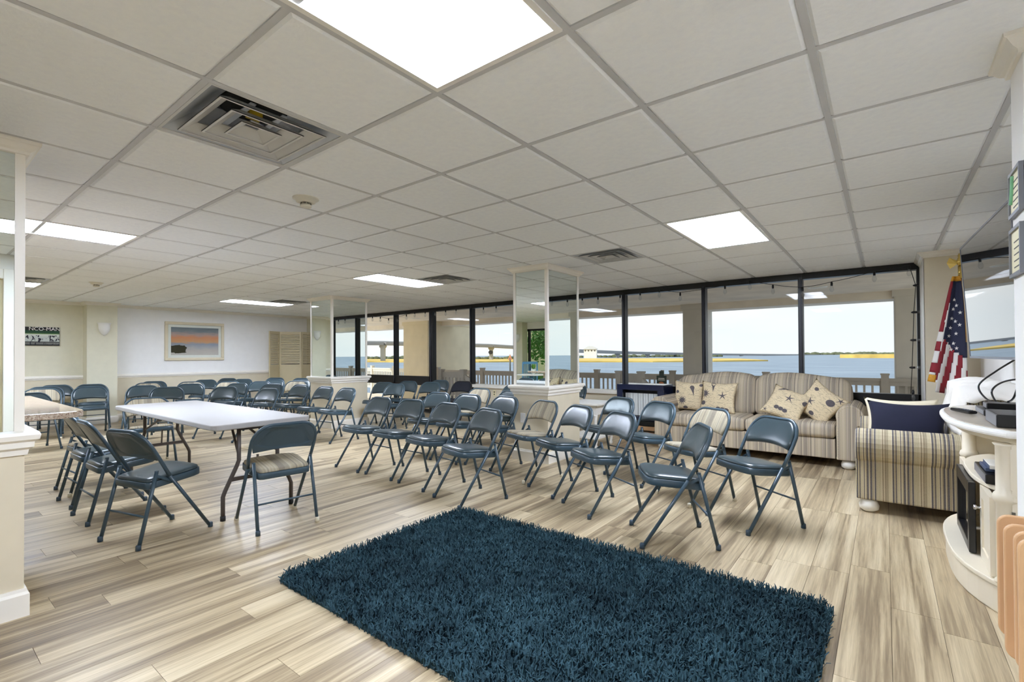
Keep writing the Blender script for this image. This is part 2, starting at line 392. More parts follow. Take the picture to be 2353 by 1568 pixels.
def rbox(x0, x1, y0, y1, z0, z1, r=.05, n=4, puff=0.):
    """soft box (cushion): superellipsoid-like rounded grid"""
    b = MB(); cx, cy, cz = (x0+x1)/2, (y0+y1)/2, (z0+z1)/2; hx, hy, hz = (x1-x0)/2, (y1-y0)/2, (z1-z0)/2
    def ax(h, r, n):
        r = min(r, h*.98); t = [-(h-r)-r*math.cos(PI/2*k/n) for k in range(n)]
        mid = [-(h-r)+2*(h-r)*k/6 for k in range(7)]
        return t+mid+[-q for q in reversed(t)]
    def surf(u, v, wv, hu, hv, hw):
        r_ = min(r, hu*.98, hv*.98, hw*.98)
        q = Vector((max(-(hu-r_), min(hu-r_, u)), max(-(hv-r_), min(hv-r_, v)), max(-(hw-r_), min(hw-r_, wv))))
        d = Vector((u, v, wv))-q
        if d.length > 1e-9: d = d.normalized()*r_
        return q+d
    def face(idx, sgn):
        hs = [hx, hy, hz]; hu, hv, hw = hs[(idx+1) % 3], hs[(idx+2) % 3], hs[idx]
        us, vs_ = ax(hu, r, n), ax(hv, r, n); pts = []
        for v in vs_:
            for u in us:
                p = surf(u, v, sgn*hw, hu, hv, hw)
                pf = puff*(1-(u/hu)**2)*(1-(v/hv)**2)*sgn
                c = [0, 0, 0]; c[(idx+1) % 3] = p[0]; c[(idx+2) % 3] = p[1]; c[idx] = p[2]+pf
                pts.append((c[0]+cx, c[1]+cy, c[2]+cz))
        k = len(us)
        b.add(pts, [(j*k+i, j*k+i+1, (j+1)*k+i+1, (j+1)*k+i) for j in range(len(vs_)-1) for i in range(k-1)], True)
    for idx in range(3):
        for sg in (1, -1): face(idx, sg)
    return weld(b)
def weld(b, eps=1e-5):
    d = {}; mp = []; nv = []
    for v in b.v:
        k = tuple(round(c/eps/10) for c in v)
        if k not in d: d[k] = len(nv); nv.append(v)
        mp.append(d[k])
    fs = []; sm = []
    for f, q in zip(b.f, b.sm):
        g = []
        for i in f:
            if mp[i] not in g: g.append(mp[i])
        if len(g) > 2: fs.append(tuple(g)); sm.append(q)
    b.v, b.f, b.sm = nv, fs, sm
    return b
def text_mesh(body, name, mat, size, loc, rot, parent, extrude=.0008):
    cu = bpy.data.curves.new(name, 'FONT'); cu.body = body; cu.size = size; cu.extrude = extrude; cu.align_x = 'CENTER'; cu.align_y = 'CENTER'
    t = bpy.data.objects.new(name+'_tmp', cu); C.objects.link(t)
    dg = bpy.context.evaluated_depsgraph_get(); me = bpy.data.meshes.new_from_object(t.evaluated_get(dg))
    bpy.data.objects.remove(t); me.materials.clear(); me.materials.append(M[mat])
    o = link(name, me, parent); o.location = loc; o.rotation_euler = rot; return o

# ================================================================== THE SETTING
XL, YW, YB, XR = -12.0, 7.30, -3.30, .75
# ---- floor: planks run towards the windows
floor = struct('floor', 'weathered oak-look plank floor')
MB().box(XL-.1, XR+.1, YB-.1, YW+.1, -.08, -.004).obj('floor_base', 'floor_gap', floor)
PW, PL = .182, 1.22
cells = []
nx = int((XR-XL)/PW)+1
for i in range(nx):
    x0 = XL+i*PW; off = random.random()*PL
    y = YB-off
    while y < YW:
        a, b_ = max(y, YB), min(y+PL, YW)
        if b_-a > .05: cells.append((x0, min(x0+PW, XR), a, b_))
        y += PL
def plank_score(c):
    best = 0
    for fx, fy in ((.5, .5), (.1, .1), (.9, .9), (.1, .9), (.9, .1)):
        q = project((c[0]+(c[1]-c[0])*fx, c[2]+(c[3]-c[2])*fy, 0))
        if q and -40 < q[0] < 2393 and q[1] < 1620: best = max(best, (c[3]-c[2])/q[2]**2)
    return best
cells = sorted(((plank_score(c), c) for c in cells), key=lambda t: -t[0])
_full = MB().box(0, PW-.0016, 0, PL-.0016, -.004, 0).mesh('plank', 'plank')
rest = MB(); rest_t = []
for k, (s_, c) in enumerate(cells):
    if k < 300 and s_ > 0:
        if abs(c[3]-c[2]-PL) < 1e-6 and abs(c[1]-c[0]-PW) < 1e-6:
            o = link('plank', _full, floor); o.location = (c[0], c[2], 0)
        else:
            o = MB().box(0, c[1]-c[0]-.0016, 0, c[3]-c[2]-.0016, -.004, 0).obj('plank', 'plank', floor); o.location = (c[0], c[2], 0)
    else:
        rest.box(c[0], c[1]-.0016, c[2], c[3]-.0016, -.004, 0); rest_t.append(random.random())
o = rest.obj('planks', 'plank', floor); tag(o, kind='stuff')
at_ = o.data.attributes.new('tone', 'FLOAT', 'FACE')
for p in o.data.polygons: at_.data[p.index].value = rest_t[p.index//6]

# ---- ceiling: tegular tiles hung in a tee grid
ceiling = struct('ceiling', 'white suspended tile ceiling')
MB().box(XL-.25, 1.2, YB-.25, YW+.15, CEIL+.28, CEIL+.5).obj('ceiling_slab', 'tee', ceiling)
gx = lambda i: OX+i*SG
gy = lambda j: OY+j*SG
IMIN, IMAX = math.ceil((XL-OX)/SG), math.floor((XR-OX)/SG)
JMIN, JMAX = math.ceil((YB-OY)/SG), math.floor((YW-OY)/SG)
LIGHTS = [(i, j) for i in (0, -7, -14) for j in (-2, 4)]            # lower left cell of each 2x4 lamp
VENTS = [(-2, -1), (-2, 5), (-6, 5), (-13, 5), (-13, -1)]
used = {(i, j+d) for i, j in LIGHTS for d in (0, 1)} | set(VENTS)
TW = .012
xs = [XL]+[gx(i) for i in range(IMIN, IMAX+1)]+[XR]
ys = [YB]+[gy(j) for j in range(JMIN, JMAX+1)]+[YW]
_b = MB()
def tile_mesh(wx, wy):
    b = MB(); e = .012
    x0, x1, y0, y1 = TW+.001, wx-TW-.001, TW+.001, wy-TW-.001
    b.add([(x0,y0,.006),(x1,y0,.006),(x1,y1,.006),(x0,y1,.006),(x0+e,y0+e,-.004),(x1-e,y0+e,-.004),(x1-e,y1-e,-.004),(x0+e,y1-e,-.004),
           (x0-.008,y0-.008,.006),(x1+.008,y0-.008,.006),(x1+.008,y1+.008,.006),(x0-.008,y1+.008,.006),(x0-.008,y0-.008,.022),(x1+.008,y0-.008,.022),(x1+.008,y1+.008,.022),(x0-.008,y1+.008,.022)],
          [(4,5,6,7),(0,1,5,4),(1,2,6,5),(2,3,7,6),(3,0,4,7),(8,9,1,0),(9,10,2,1),(10,11,3,2),(11,8,0,3),(12,15,14,13),(8,12,13,9),(9,13,14,10),(10,14,15,11),(11,15,12,8)])
    return b.mesh('ceiling_tile', 'tile')
_tm = tile_mesh(SG, SG); tl = []
for a in range(len(xs)-1):
    for b_ in range(len(ys)-1):
        i, j = round((xs[a]-OX)/SG), round((ys[b_]-OY)/SG)
        full = abs(xs[a+1]-xs[a]-SG) < 1e-6 and abs(ys[b_+1]-ys[b_]-SG) < 1e-6
        if full and (i, j) in used: continue
        wx, wy = xs[a+1]-xs[a], ys[b_+1]-ys[b_]
        if wx < .08 or wy < .08: continue
        q = project((xs[a]+wx/2, ys[b_]+wy/2, CEIL))
        vis = q is not None and -250 < q[0] < 2600 and q[1] > -350
        tl.append((q[2] if vis else 99, xs[a], ys[b_], wx, wy, full))
tl.sort()
far = MB()
for k, (d, x, y, wx, wy, full) in enumerate(tl):
    if k < 300 and d < 90:
        o = link('ceiling_tile', _tm if full else tile_mesh(wx, wy), ceiling); o.location = (x, y, CEIL)
    else: far.box(x+TW, x+wx-TW, y+TW, y+wy-TW, CEIL-.003, CEIL+.02)
if far.v: tag(far.obj('ceiling_tiles', 'tile', ceiling), kind='stuff')
for i in range(IMIN, IMAX+1):
    o = MB().box(-TW, TW, YB, YW, 0, .006).box(-.002, .002, YB, YW, .006, .05).obj('grid_bar', 'tee', ceiling); o.location = (gx(i), 0, CEIL)
for j in range(JMIN, JMAX+1):
    o = MB().box(XL, XR, -TW, TW, 0.0004, .0064).box(XL, XR, -.002, .002, .0064, .05).obj('grid_bar', 'tee', ceiling); o.location = (0, gy(j), CEIL)

CROWN = [(0, CEIL-.062), (.012, CEIL-.062), (.014, CEIL-.050), (.026, CEIL-.042), (.042, CEIL-.020), (.050, CEIL-.016), (.052, CEIL-.001), (0, CEIL-.001)]
BASE = [(0, 0), (.018, 0), (.018, .105), (.012, .118), (.009, .132), (0, .132)]
RAIL = [(0, .845), (.012, .845), (.014, .862), (.026, .872), (.026, .892), (.016, .902), (.014, .918), (0, .918)]
# ---- left wall with two pilasters
wl = struct('wall_left', 'cream end wall with chair rail')
MB().box(XL-.15, XL, YB, YW+.15, .88, CEIL+.28).obj('upper_wall', 'wall_upper', wl)
MB().box(XL-.15, XL, YB, YW+.15, 0, .88).obj('lower_wall', 'wall_beige', wl)
MB().box(XL-.0, XL+.004, YB, 2.25, .88, CEIL).obj('upper_panel', 'wall_olive', wl)
for y0, y1 in ((2.25, 2.70), (6.72, YW)):
    MB().box(XL, XL+.30, y0, y1, 0, CEIL+.02).obj('pilaster', 'wall_olive', wl)
PATHL = [(XL, YB), (XL, 2.25), (XL+.3, 2.25), (XL+.3, 2.70), (XL, 2.70), (XL, 6.72), (XL+.3, 6.72), (XL+.3, YW)]
o = MB().sweep(CROWN, PATHL).obj('trim_1', 'trim'); tag(o, 'cream crown moulding along the end wall', kind='structure')
o = MB().sweep(BASE, PATHL).obj('baseboard_left', 'trim'); tag(o, 'cream baseboard along the end wall', kind='structure')
for k, (a, b_) in enumerate((((XL, YB), (XL, 2.25)), ((XL, 2.70), (XL, 6.72)))):
    o = MB().sweep(RAIL, [a, b_]).obj('trim_%d' % (k+2), 'trim'); tag(o, 'cream chair rail on the end wall', kind='structure')

# ---- window wall (Y = 7.3)
WX = [-11.62, -10.34, -9.09, -7.85, -6.67, -5.55, -4.44, -3.33, -2.08, -.86, .33]
ww = struct('wall_window', 'low beige wall below the window band')
MB().box(-6.70, .36, YW, YW+.14, 0, .60).obj('low_wall', 'wall_beige', ww)
MB().box(-6.70, -3.36, YW-.05, YW+.16, .60, .66).obj('window_ledge', 'trim', ww)
MB().box(XL, XR+.5, YW-.0, YW+.15, CEIL-.005, CEIL+.28).obj('lintel', 'black_frame', ww)
MB().box(.36, XR+.4, YW, YW+.15, 0, CEIL).obj('end_wall', 'wall_beige', ww)
for k in range(10):
    x0, x1 = WX[k], WX[k+1]
    wn = struct('window_%d' % (k+1), 'black-framed window bay')
    dw = .11 if k == 3 else .055
    MB().box(x0-dw/2, x0+dw/2, YW-.05, YW+.07, 0 if k < 5 else .66, CEIL-.005).obj('mullion', 'black_frame', wn, .004)
    MB().box(x0-.012, x0+.012, YW-.062, YW-.05, .66, CEIL-.06).obj('mullion_cover', 'dark_frame2', wn)
    MB().box(x0+dw/2, x1-.02, YW-.05, YW+.07, CEIL-.085, CEIL-.005).obj('head_bar', 'black_frame', wn)
    if k == 9: MB().box(x1-.03, x1+.03, YW-.05, YW+.07, .62, CEIL-.005).obj('jamb', 'black_frame', wn, .004)
    if k < 3:
        MB().box(x0, x1, YW-.05, YW+.06, .59, .79).obj('rail_bar', 'black_frame', wn)
        MB().box(x0, x1, YW-.04, YW+.05, 0, .07).obj('bottom_bar', 'black_frame', wn)
        z0 = .07
    elif k == 3:
        MB().box(x0, x1, YW-.04, YW+.05, 0, .07).obj('bottom_bar', 'black_frame', wn); z0 = .07
    elif k >= 7:
        MB().box(x0, x1, YW-.05, YW+.06, .60, .76).obj('sill_bar', 'black_frame', wn); z0 = .76
    else: z0 = .66
    MB().box(x0+.02, x1-.02, YW+.008, YW+.014, z0, CEIL-.08).obj('pane', 'glass', wn)
# ---- back wall behind the camera; bays beyond the mirrored one added for daylight
wb = struct('wall_back', 'cream wall behind the viewpoint, its window band lengthened with bays added for daylight')
BX = [-10.9, -9.75, -9.02, -7.9, -6.8, -5.7, -4.6]
b = MB(); b.box(XL-.15, BX[0], YB-.15, YB, 0, CEIL+.28); b.box(BX[-1], XR+.1, YB-.15, YB, 0, CEIL+.28); b.box(BX[0], BX[-1], YB-.15, YB, 2.08, CEIL+.28); b.box(BX[0], BX[-1], YB-.15, YB, 0, .45)
b.obj('wall_surface', 'wall_upper', wb)
MB().box(-9.42, -9.06, YB, YB+.28, 0, CEIL).obj('pilaster', 'wall_olive', wb)
for k in range(6):
    wn = struct('window_%d' % (k+11), 'black-framed window over the lawn, in a band extended for daylight')
    MB().box(BX[k]-.03, BX[k]+.03, YB-.1, YB-.02, .45, 2.08).obj('mullion', 'black_frame', wn)
    MB().box(BX[k], BX[k+1], YB-.1, YB-.02, 2.02, 2.08).obj('head_bar', 'black_frame', wn)
    MB().box(BX[k], BX[k+1], YB-.1, YB+.03, .42, .47).obj('sill', 'trim', wn)
    MB().box(BX[k]+.03, BX[k+1]-.03, YB-.07, YB-.064, .47, 2.02).obj('pane', 'glass', wn)
# ---- right side: door wall, recess, notice pier, TV wall
wr = struct('wall_right', 'cream side wall with the television')
MB().box(XR, XR+.15, .95, YW+.1, 0, CEIL+.28).obj('wall_surface', 'wall_upper', wr)
b = MB(); b.box(.37, XR+.15, YB, -.26, 0, CEIL+.28); b.box(.37, XR+.15, .72, .95, 0, CEIL+.28); b.box(.37, XR+.15, -.26, .72, 2.06, CEIL+.28)
b.obj('door_wall', 'wall_upper', wr)
MB().box(.37, XR, 2.28, 2.47, 0, CEIL+.01).obj('notice_pier', 'wall_upper', wr)
MB().box(.33, XR, 6.60, YW, 0, CEIL+.01).obj('corner_pier', 'wall_beige', wr)
MB().box(.326, .334, 6.60, YW, 0, CEIL-.06).obj('pier_edge', 'white_paint', wr)
o = MB().sweep(CROWN, [(XR, 2.28), (.37, 2.28), (.37, 2.47), (XR, 2.47)][::-1]).obj('trim_4', 'trim'); tag(o, 'cream crown moulding around the notice pier', kind='structure')
o = MB().sweep(CROWN, [(XR, 6.60), (.33, 6.60), (.33, YW)][::-1]).obj('trim_5', 'trim'); tag(o, 'cream crown moulding on the corner pier by the flag', kind='structure')
dr = struct('door_1', 'cream exit door with push bar, seen in the mirror')
MB().box(.40, .45, -.24, .70, .01, 2.04).obj('door_leaf', 'screen_tan', dr)
b = MB(); b.box(.345, .46, -.34, -.24, 0, 2.14); b.box(.345, .46, .70, .80, 0, 2.14); b.box(.345, .46, -.24, .70, 2.04, 2.14)
b.obj('door_casing', 'trim', dr, .006)
b = MB(); b.box(.34, .40, -.15, .60, 1.0, 1.06); b.box(.33, .40, .52, .66, .95, 1.11); b.obj('push_bar', 'chrome', dr, .006)
o = MB().sweep(RAIL, [(.37, .95), (.37, .80)]).obj('trim_6', 'trim'); tag(o, 'short cream chair rail beside the exit door', kind='structure')

# ---- mirrored columns
def mirror_column(label, x0, x1, y0, y1, group='mirrored columns'):
    t = thing('mirror_column', label, 'column', ((x0+x1)/2, (y0+y1)/2, 0), 0, group)
    cx, cy = (x0+x1)/2, (y0+y1)/2; X0, X1, Y0, Y1 = x0-cx, x1-cx, y0-cy, y1-cy
    ring = [(X0, Y0), (X0, Y1), (X1, Y1), (X1, Y0)]
    ring = ring[::-1]
    MB().box(X0, X1, Y0, Y1, 0, .80).obj('column_base', 'wall_beige', t)
    MB().box(X0+.012, X1-.012, Y0+.012, Y1-.012, .80, CEIL).obj('column_core', 'trim', t)
    MB().sweep([(o_, z) for o_, z in BASE], ring, True).obj('baseboard', 'trim', t)
    LED = [(0, .775), (.010, .775), (.014, .800), (.030, .812), (.032, .838), (.048, .850), (.052, .872), (.046, .886), (.0, .892), (-.02, .892)]
    MB().sweep(LED, ring, True).obj('ledge', 'trim', t)
    MB().sweep([(-.02, CEIL-.064)]+CROWN[:-1]+[(-.02, CEIL-.001)], ring, True).obj('crown', 'trim', t)
    zt, zb = CEIL-.062, .892
    wd = .036
    for px, py in ((X0, Y0), (X1, Y0), (X0, Y1), (X1, Y1)):
        sx = 1 if px == X0 else -1; sy = 1 if py == Y0 else -1
        MB().prism([(px, py), (px+sx*wd, py), (px+sx*wd, py+sy*.012), (px+sx*.012, py+sy*.012), (px+sx*.012, py+sy*wd), (px, py+sy*wd)], zb, zt).obj('corner_trim', 'trim', t)
    e = .006
    for a in (MB().box(X0+wd, X1-wd, Y0+e, Y0+.011, zb, zt), MB().box(X0+wd, X1-wd, Y1-.011, Y1-e, zb, zt),
              MB().box(X0+e, X0+.011, Y0+wd, Y1-wd, zb, zt), MB().box(X1-.011, X1-e, Y0+wd, Y1-wd, zb, zt)):
        a.obj('mirror_panel', 'mirror', t)
    return t
col_near = mirror_column('mirrored column with cream base standing beyond the chairs, nearest the sofa', -3.54, -3.05, 4.61, 5.33)
col_far = mirror_column('mirrored column with cream base farther back, beside the louvred folding screen', -8.20, -7.52, 4.66, 5.38)
col_left = mirror_column('large mirrored column with cream base cut by the left edge of the photo', -4.02, -3.30, -.36, .405)
o = thing('wall_outlet', 'white power outlet low on the near mirrored column', 'outlet', (-3.40, 4.606, .50))
MB().box(-.036, .036, -.006, 0, -.057, .057).obj('cover_plate', 'outlet', o, .003)
for z in (-.022, .022): MB().box(-.013, .013, -.008, -.006, z-.014, z+.014).obj('socket', 'paper_white', o)
p_ = at_y(1136, 914, YW-.004)
o = thing('wall_outlet', 'cream power outlet on the low wall under the window', 'outlet', (p_.x, YW, .50))
MB().box(-.036, .036, -.006, 0, -.057, .057).obj('cover_plate', 'cream_paper', o, .003)
for z in (-.022, .022): MB().box(-.013, .013, -.008, -.006, z-.014, z+.014).obj('socket', 'dark_ink', o)

# ---- ceiling lamps, vents, detectors
def lamp(i, j, label):
    t = thing('ceiling_light', label, 'light', (gx(i)+SG/2, gy(j)+SG, CEIL), 0, 'recessed ceiling lights')
    hx, hy = SG/2-.014, SG-.014
    b = MB()
    b.box(-hx, hx, -hy, -hy+.022, -.004, .03); b.box(-hx, hx, hy-.022, hy, -.004, .03); b.box(-hx, -hx+.022, -hy+.022, hy-.022, -.004, .03); b.box(hx-.022, hx, -hy+.022, hy-.022, -.004, .03)
    b.obj('lamp_frame', 'white_paint', t)
    MB().box(-hx, hx, -hy, hy, .05, .09).obj('lamp_housing', 'white_paint', t)
    MB().box(-hx+.022, hx-.022, -hy+.022, hy-.022, .004, .010).obj('lamp_lens', 'lamp_lens', t)
lamp(0, -2, 'large glowing ceiling light at the top centre of the photo')
lamp(0, 4, 'glowing ceiling light near the windows, above the sofa')
lamp(-7, -2, 'glowing ceiling light beside the left mirrored column')
lamp(-7, 4, 'glowing ceiling light between the two mirrored columns')
lamp(-14, -2, 'small far ceiling light just right of the left column, by the end wall')
lamp(-14, 4, 'far ceiling light in front of the framed beach picture wall')
def vent(i, j, label):
    t = thing('ceiling_vent', label, 'vent', (gx(i)+SG/2, gy(j)+SG/2, CEIL), 0, 'square ceiling vents')
    h = SG/2-.013
    def ring(h0, z0, h1, z1, th=.004):
        b = MB(); vs = [(sx*a, sy*a, z) for a, z in ((h0, z0), (h1, z1), (h1, z1+th), (h0, z0+th)) for sx, sy in ((-1,-1),(1,-1),(1,1),(-1,1))]
        b.add(vs, [(l*4+k, l*4+(k+1) % 4, ((l+1) % 4)*4+(k+1) % 4, ((l+1) % 4)*4+k) for l in range(4) for k in range(4)]); return b
    ring(h, .0, h-.012, 0., .02).obj('vent_frame', 'vent_white', t)
    ring(h-.012, .004, .14, .115).obj('vent_hood', 'sheet_metal', t)
    MB().lathe([(.145, .11), (.145, .24)], 24).obj('duct', 'duct_black', t)
    MB().lathe([(.001, .13), (.08, .13), (.12, .15), (.12, .155), (.001, .16)], 20).obj('damper', 'sheet_metal', t)
    for a, z in ((.232, -.008), (.160, -.010), (.090, -.012)):
        ring(a, z, a-.060, z+.040, .004).obj('louvre_ring', 'vent_white', t)
        ring(a, z, a-.010, z, .004).obj('louvre_lip', 'vent_white', t)
    MB().box(-.02, .02, -.02, .02, .038, .044).obj('centre_plate', 'vent_white', t)
    MB().box(-.012, .03, -.03, .03, .06, .10).obj('damper_label', 'yellow_label', t)
    for s_ in (-1, 1):
        MB().box(-.16, .16, s_*.07-.012, s_*.07+.012, .05, .055).obj('bracket', 'sheet_metal', t)
vent(-2, -1, 'large square metal ceiling vent at the upper left of the photo')
vent(-2, 5, 'square ceiling vent just in front of the near mirrored column')
vent(-6, 5, 'square ceiling vent beside the light between the two columns')
vent(-13, 5, 'far square ceiling vent beside the far column')
vent(-13, -1, 'thin far ceiling vent next to the left column')
def detector(x, y, label):
    t = thing('smoke_detector', label, 'detector', (x, y, CEIL), 0, 'smoke detectors')
    MB().lathe([(.001, -.002), (.082, -.002), (.082, -.010), (.066, -.014), (.060, -.030), (.048, -.034), (.001, -.034)][::-1], 28).obj('detector_base', 'detector', t)
    MB().lathe([(.001, -.062), (.034, -.062), (.036, -.050), (.030, -.048), (.030, -.034), (.001, -.034)], 24).obj('detector_head', 'detector', t)
    for k in range(8):
        a = k*PI/4; MB().box(-.009, .009, -.002, .002, -.045, -.037).obj('detector_slot', 'dark_ink', t); s_ = t.children[-1]; s_.location = (.0305*math.cos(a), .0305*math.sin(a), 0); s_.rotation_euler = (0, 0, a+PI/2)
detector(OX-2.64*SG, OY+.56*SG, 'cream round smoke detector on the ceiling right of the large vent')
detector(OX-11.89*SG, OY+.69*SG, 'tiny far smoke detector near the end wall')

# ================================================================== OUTSIDE
sf = struct('soffit', 'stained deck soffit outside the windows')
MB().box(-16.5, 4, YW+.15, 11.9, 2.42, 2.6).obj('soffit_board', 'soffit', sf)
MB().box(-16.5, 4, 11.6, 12.2, 2.27, 2.75).obj('fascia_beam', 'soffit', sf)
dk = struct('deck', 'timber deck outside the windows')
MB().box(-20, 6, YW+.15, 12.0, -.35, -.25).obj('deck_boards', 'deck', dk)
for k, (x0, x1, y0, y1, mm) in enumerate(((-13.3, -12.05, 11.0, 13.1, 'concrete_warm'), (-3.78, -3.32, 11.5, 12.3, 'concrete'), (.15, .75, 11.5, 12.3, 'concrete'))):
    t = thing('concrete_pier', ['wide pale concrete pier outside the far windows', 'concrete pier outside, left of the sofa back', 'concrete pier outside the rightmost window'][k], 'column', ((x0+x1)/2, (y0+y1)/2, -.3), 0, 'concrete piers on the deck')
    hx, hy = (x1-x0)/2, (y1-y0)/2
    MB().box(-hx, hx, -hy, hy, -3, 2.72).obj('pier_shaft', mm, t, .02)
    MB().box(-hx-.03, hx+.03, -hy-.03, hy+.03, 2.60, 2.72).obj('pier_cap', mm, t)
for k, (px, py) in enumerate(((1878, 660), (1300, 700), (955, 732))):
    p_ = at_z(px, py, 2.42)
    t = thing('soffit_light', ['round white soffit light outside above the sofa', 'round white soffit light outside, seen by the near column', 'round white soffit light outside the far windows'][k], 'light', p_, 0, 'soffit lights')
    MB().lathe([(.001, -.004), (.11, -.004), (.12, -.010), (.15, -.010), (.155, 0)], 24).obj('trim_ring', 'white_paint', t)
    MB().lathe([(.001, -.012), (.10, -.012), (.105, -.004)], 24).obj('lamp_disc', 'paper_white', t)
def railing(label, a, b_, zt, zb, npost, mat, posts=True):
    a, b_ = Vector(a), Vector(b_); L = (b_-a).length; d = (b_-a)/L; ang = math.atan2(d.y, d.x)
    t = thing('deck_railing', label, 'railing', (a.x, a.y, zb), ang, 'deck railings'); h = zt-zb
    MB().box(0, L, -.045, .045, h-.06, h).obj('top_rail', mat, t)
    MB().box(0, L, -.025, .025, h-.14, h-.06).obj('upper_rail', mat, t)
    MB().box(0, L, -.025, .025, .10, .18).obj('bottom_rail', mat, t)
    bl = MB(); x = .06
    while x < L: bl.box(x-.018, x+.018, -.018, .018, .18, h-.14); x += .125
    tag(bl.obj('balusters', mat, t), kind='stuff')
    for k in range(npost):
        x = L*k/max(1, npost-1)
        MB().box(x-.06, x+.06, -.06, .06, -.1, h+.06).box(x-.07, x+.07, -.07, .07, h+.06, h+.09).obj('post', mat, t)
    return t
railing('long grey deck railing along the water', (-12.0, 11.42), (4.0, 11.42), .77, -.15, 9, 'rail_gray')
railing('grey deck railing in a painted sunlit tone outside the far windows', (-20, 12.6), (-13.4, 11.8), .77, -.15, 5, 'rail_sunlit')
def stair_rail(label, p0, p1, p2, zt, zl):
    t = thing('stair_rail', label, 'railing', (p0[0], p0[1], -.25), 0, 'stair rails'); o_ = Vector((p0[0], p0[1], -.25))
    P0, P1, P2 = [Vector((q[0], q[1], 0))-Vector((p0[0], p0[1], 0)) for q in (p0, p1, p2)]; H = zt+.25
    for q, h in ((P0, H), (P1, H), (P2, zl+.25)):
        MB().box(q.x-.055, q.x+.055, q.y-.055, q.y+.055, 0, h).box(q.x-.068, q.x+.068, q.y-.068, q.y+.068, h, h+.035).obj('post', 'rail_gray', t)
    MB().bar(P0+Vector((0, 0, H-.10)), P1+Vector((0, 0, H-.10)), .05, .14).obj('top_rail', 'rail_gray', t)
    MB().bar(P0+Vector((0, 0, .12)), P1+Vector((0, 0, .12)), .05, .08).obj('bottom_rail', 'rail_gray', t)
    MB().bar(P1+Vector((0, 0, H-.12)), P2+Vector((0, 0, zl+.13)), .05, .11).obj('sloping_rail', 'rail_gray', t)
    bl = MB()
    for k in range(1, 6): q = P0.lerp(P1, k/6); bl.box(q.x-.03, q.x+.03, q.y-.02, q.y+.02, .16, H-.16)
    for k in range(1, 6): q = P1.lerp(P2, k/6); bl.box(q.x-.03, q.x+.03, q.y-.02, q.y+.02, 0, H-.2+(zl+.13-H)*k/6)
    tag(bl.obj('balusters', 'rail_gray', t), kind='stuff')
stair_rail('grey stair rail just outside the glass door', (-8.92, 8.6), (-8.15, 8.6), (-7.15, 8.35), .87, .50)
stair_rail('grey stair rail outside left of the sofa', (-4.28, 9.1), (-3.77, 9.0), (-3.46, 8.8), .88, .66)
# crab-green notice sign by the railing
p_ = at_y(1521, 885, 10.6)
t = thing('notice_sign', 'dark green hanging notice sign with orange circle by the deck railing', 'sign', (p_.x, 10.6, -.25))
MB().box(-.03, .03, 0, .06, 0, 1.14).obj('sign_post', 'rail_gray', t)
MB().box(-.11, .11, -.03, 0, .62, 1.02).box(-.05, .05, -.03, 0, 1.02, 1.12).obj('sign_board', 'sign_green', t)
o = MB().lathe([(.001, 0), (.065, 0), (.065, .004), (.001, .004)], 20).obj('sign_circle', 'orange_ink', t); o.location = (0, -.031, .82); o.rotation_euler = (PI/2, 0, 0)
for x_, za, zb in ((.07, .945, .965), (.08, .915, .93), (.07, .70, .712), (.06, .67, .682)): MB().box(-x_, x_, -.033, -.03, za, zb).obj('sign_line', 'paper_white', t)
# water, marsh, bridge, shore
WZ = -2.9
o = MB().add([(-6000, 13, WZ), (5000, 13, WZ), (5000, 5500, WZ), (-6000, 5500, WZ)], [(0, 1, 2, 3)]).obj('water', 'water'); tag(o, 'wide blue-grey river outside', 'water', kind='stuff')
def marsh(label, pts, h=.7):
    q = [at_z(px, py, WZ) for px, py in pts]; c = sum(q, Vector())/len(q)
    b = MB(); n = len(q)
    b.add([v-c for v in q]+[Vector((v.x-c.x, v.y-c.y, h*random.uniform(.8, 1.2))) for v in q], [tuple(range(n, 2*n))]+[(i, (i+1) % n, n+(i+1) % n, n+i) for i in range(n)])
    o = b.obj('marsh_bank', 'marsh'); o.location = c; tag(o, label, 'marsh', 'marsh banks')
marsh('golden marsh bank below the bridge', [(1150, 832.5), (1335, 833), (1500, 833), (1640, 832), (1765, 830.5), (1700, 826.5), (1500, 825.5), (1150, 825.5)])
marsh('green-gold marsh bank far left under the high bridge', [(700, 832), (860, 833), (1000, 834), (1100, 833.5), (1180, 832.5), (1180, 826.5), (900, 826.5), (700, 826.5)])
marsh('thin distant shore at the right end of the bridge', [(1930, 823), (2060, 823.5), (2200, 824), (2200, 821), (1930, 820.5)], 3)
bp = [(560, 792, 300), (700, 789.5, 330), (880, 790.5, 350), (1125, 796, 420), (1300, 806, 520), (1450, 811.5, 680), (1640, 815, 900), (1850, 816.5, 1250), (2000, 818, 1700)]
pts = [at_depth(*q) for q in bp]
t = thing('bridge', 'long grey road bridge crossing the river', 'bridge', (pts[2].x, pts[2].y, WZ)); org = t.location.copy()
gd = MB(); pr = MB()
for a, b_ in zip(pts, pts[1:]):
    gd.bar(a-org, b_-org, 9, 2.0 if b_.y < 520 else 3.6); pr.bar(a-org+Vector((0, 0, 1.5)), b_-org+Vector((0, 0, 1.5)), .4, 1.0)
gd.obj('girder', 'bridge', t); pr.obj('parapet', 'pier', t)
def bridge_pier(p, wd):
    b = MB(); p = p-org
    b.prism([(-wd*.5, -p.z), (wd*.5, -p.z), (wd*.5, -3.2), (wd*.8, -2.2), (wd*.8, -1.0), (-wd*.8, -1.0), (-wd*.8, -2.2), (-wd*.5, -3.2)], -1.2, 1.2, 'y')
    o = b.obj('bridge_pier', 'pier', t); o.location = p; o.rotation_euler = (0, 0, .5)
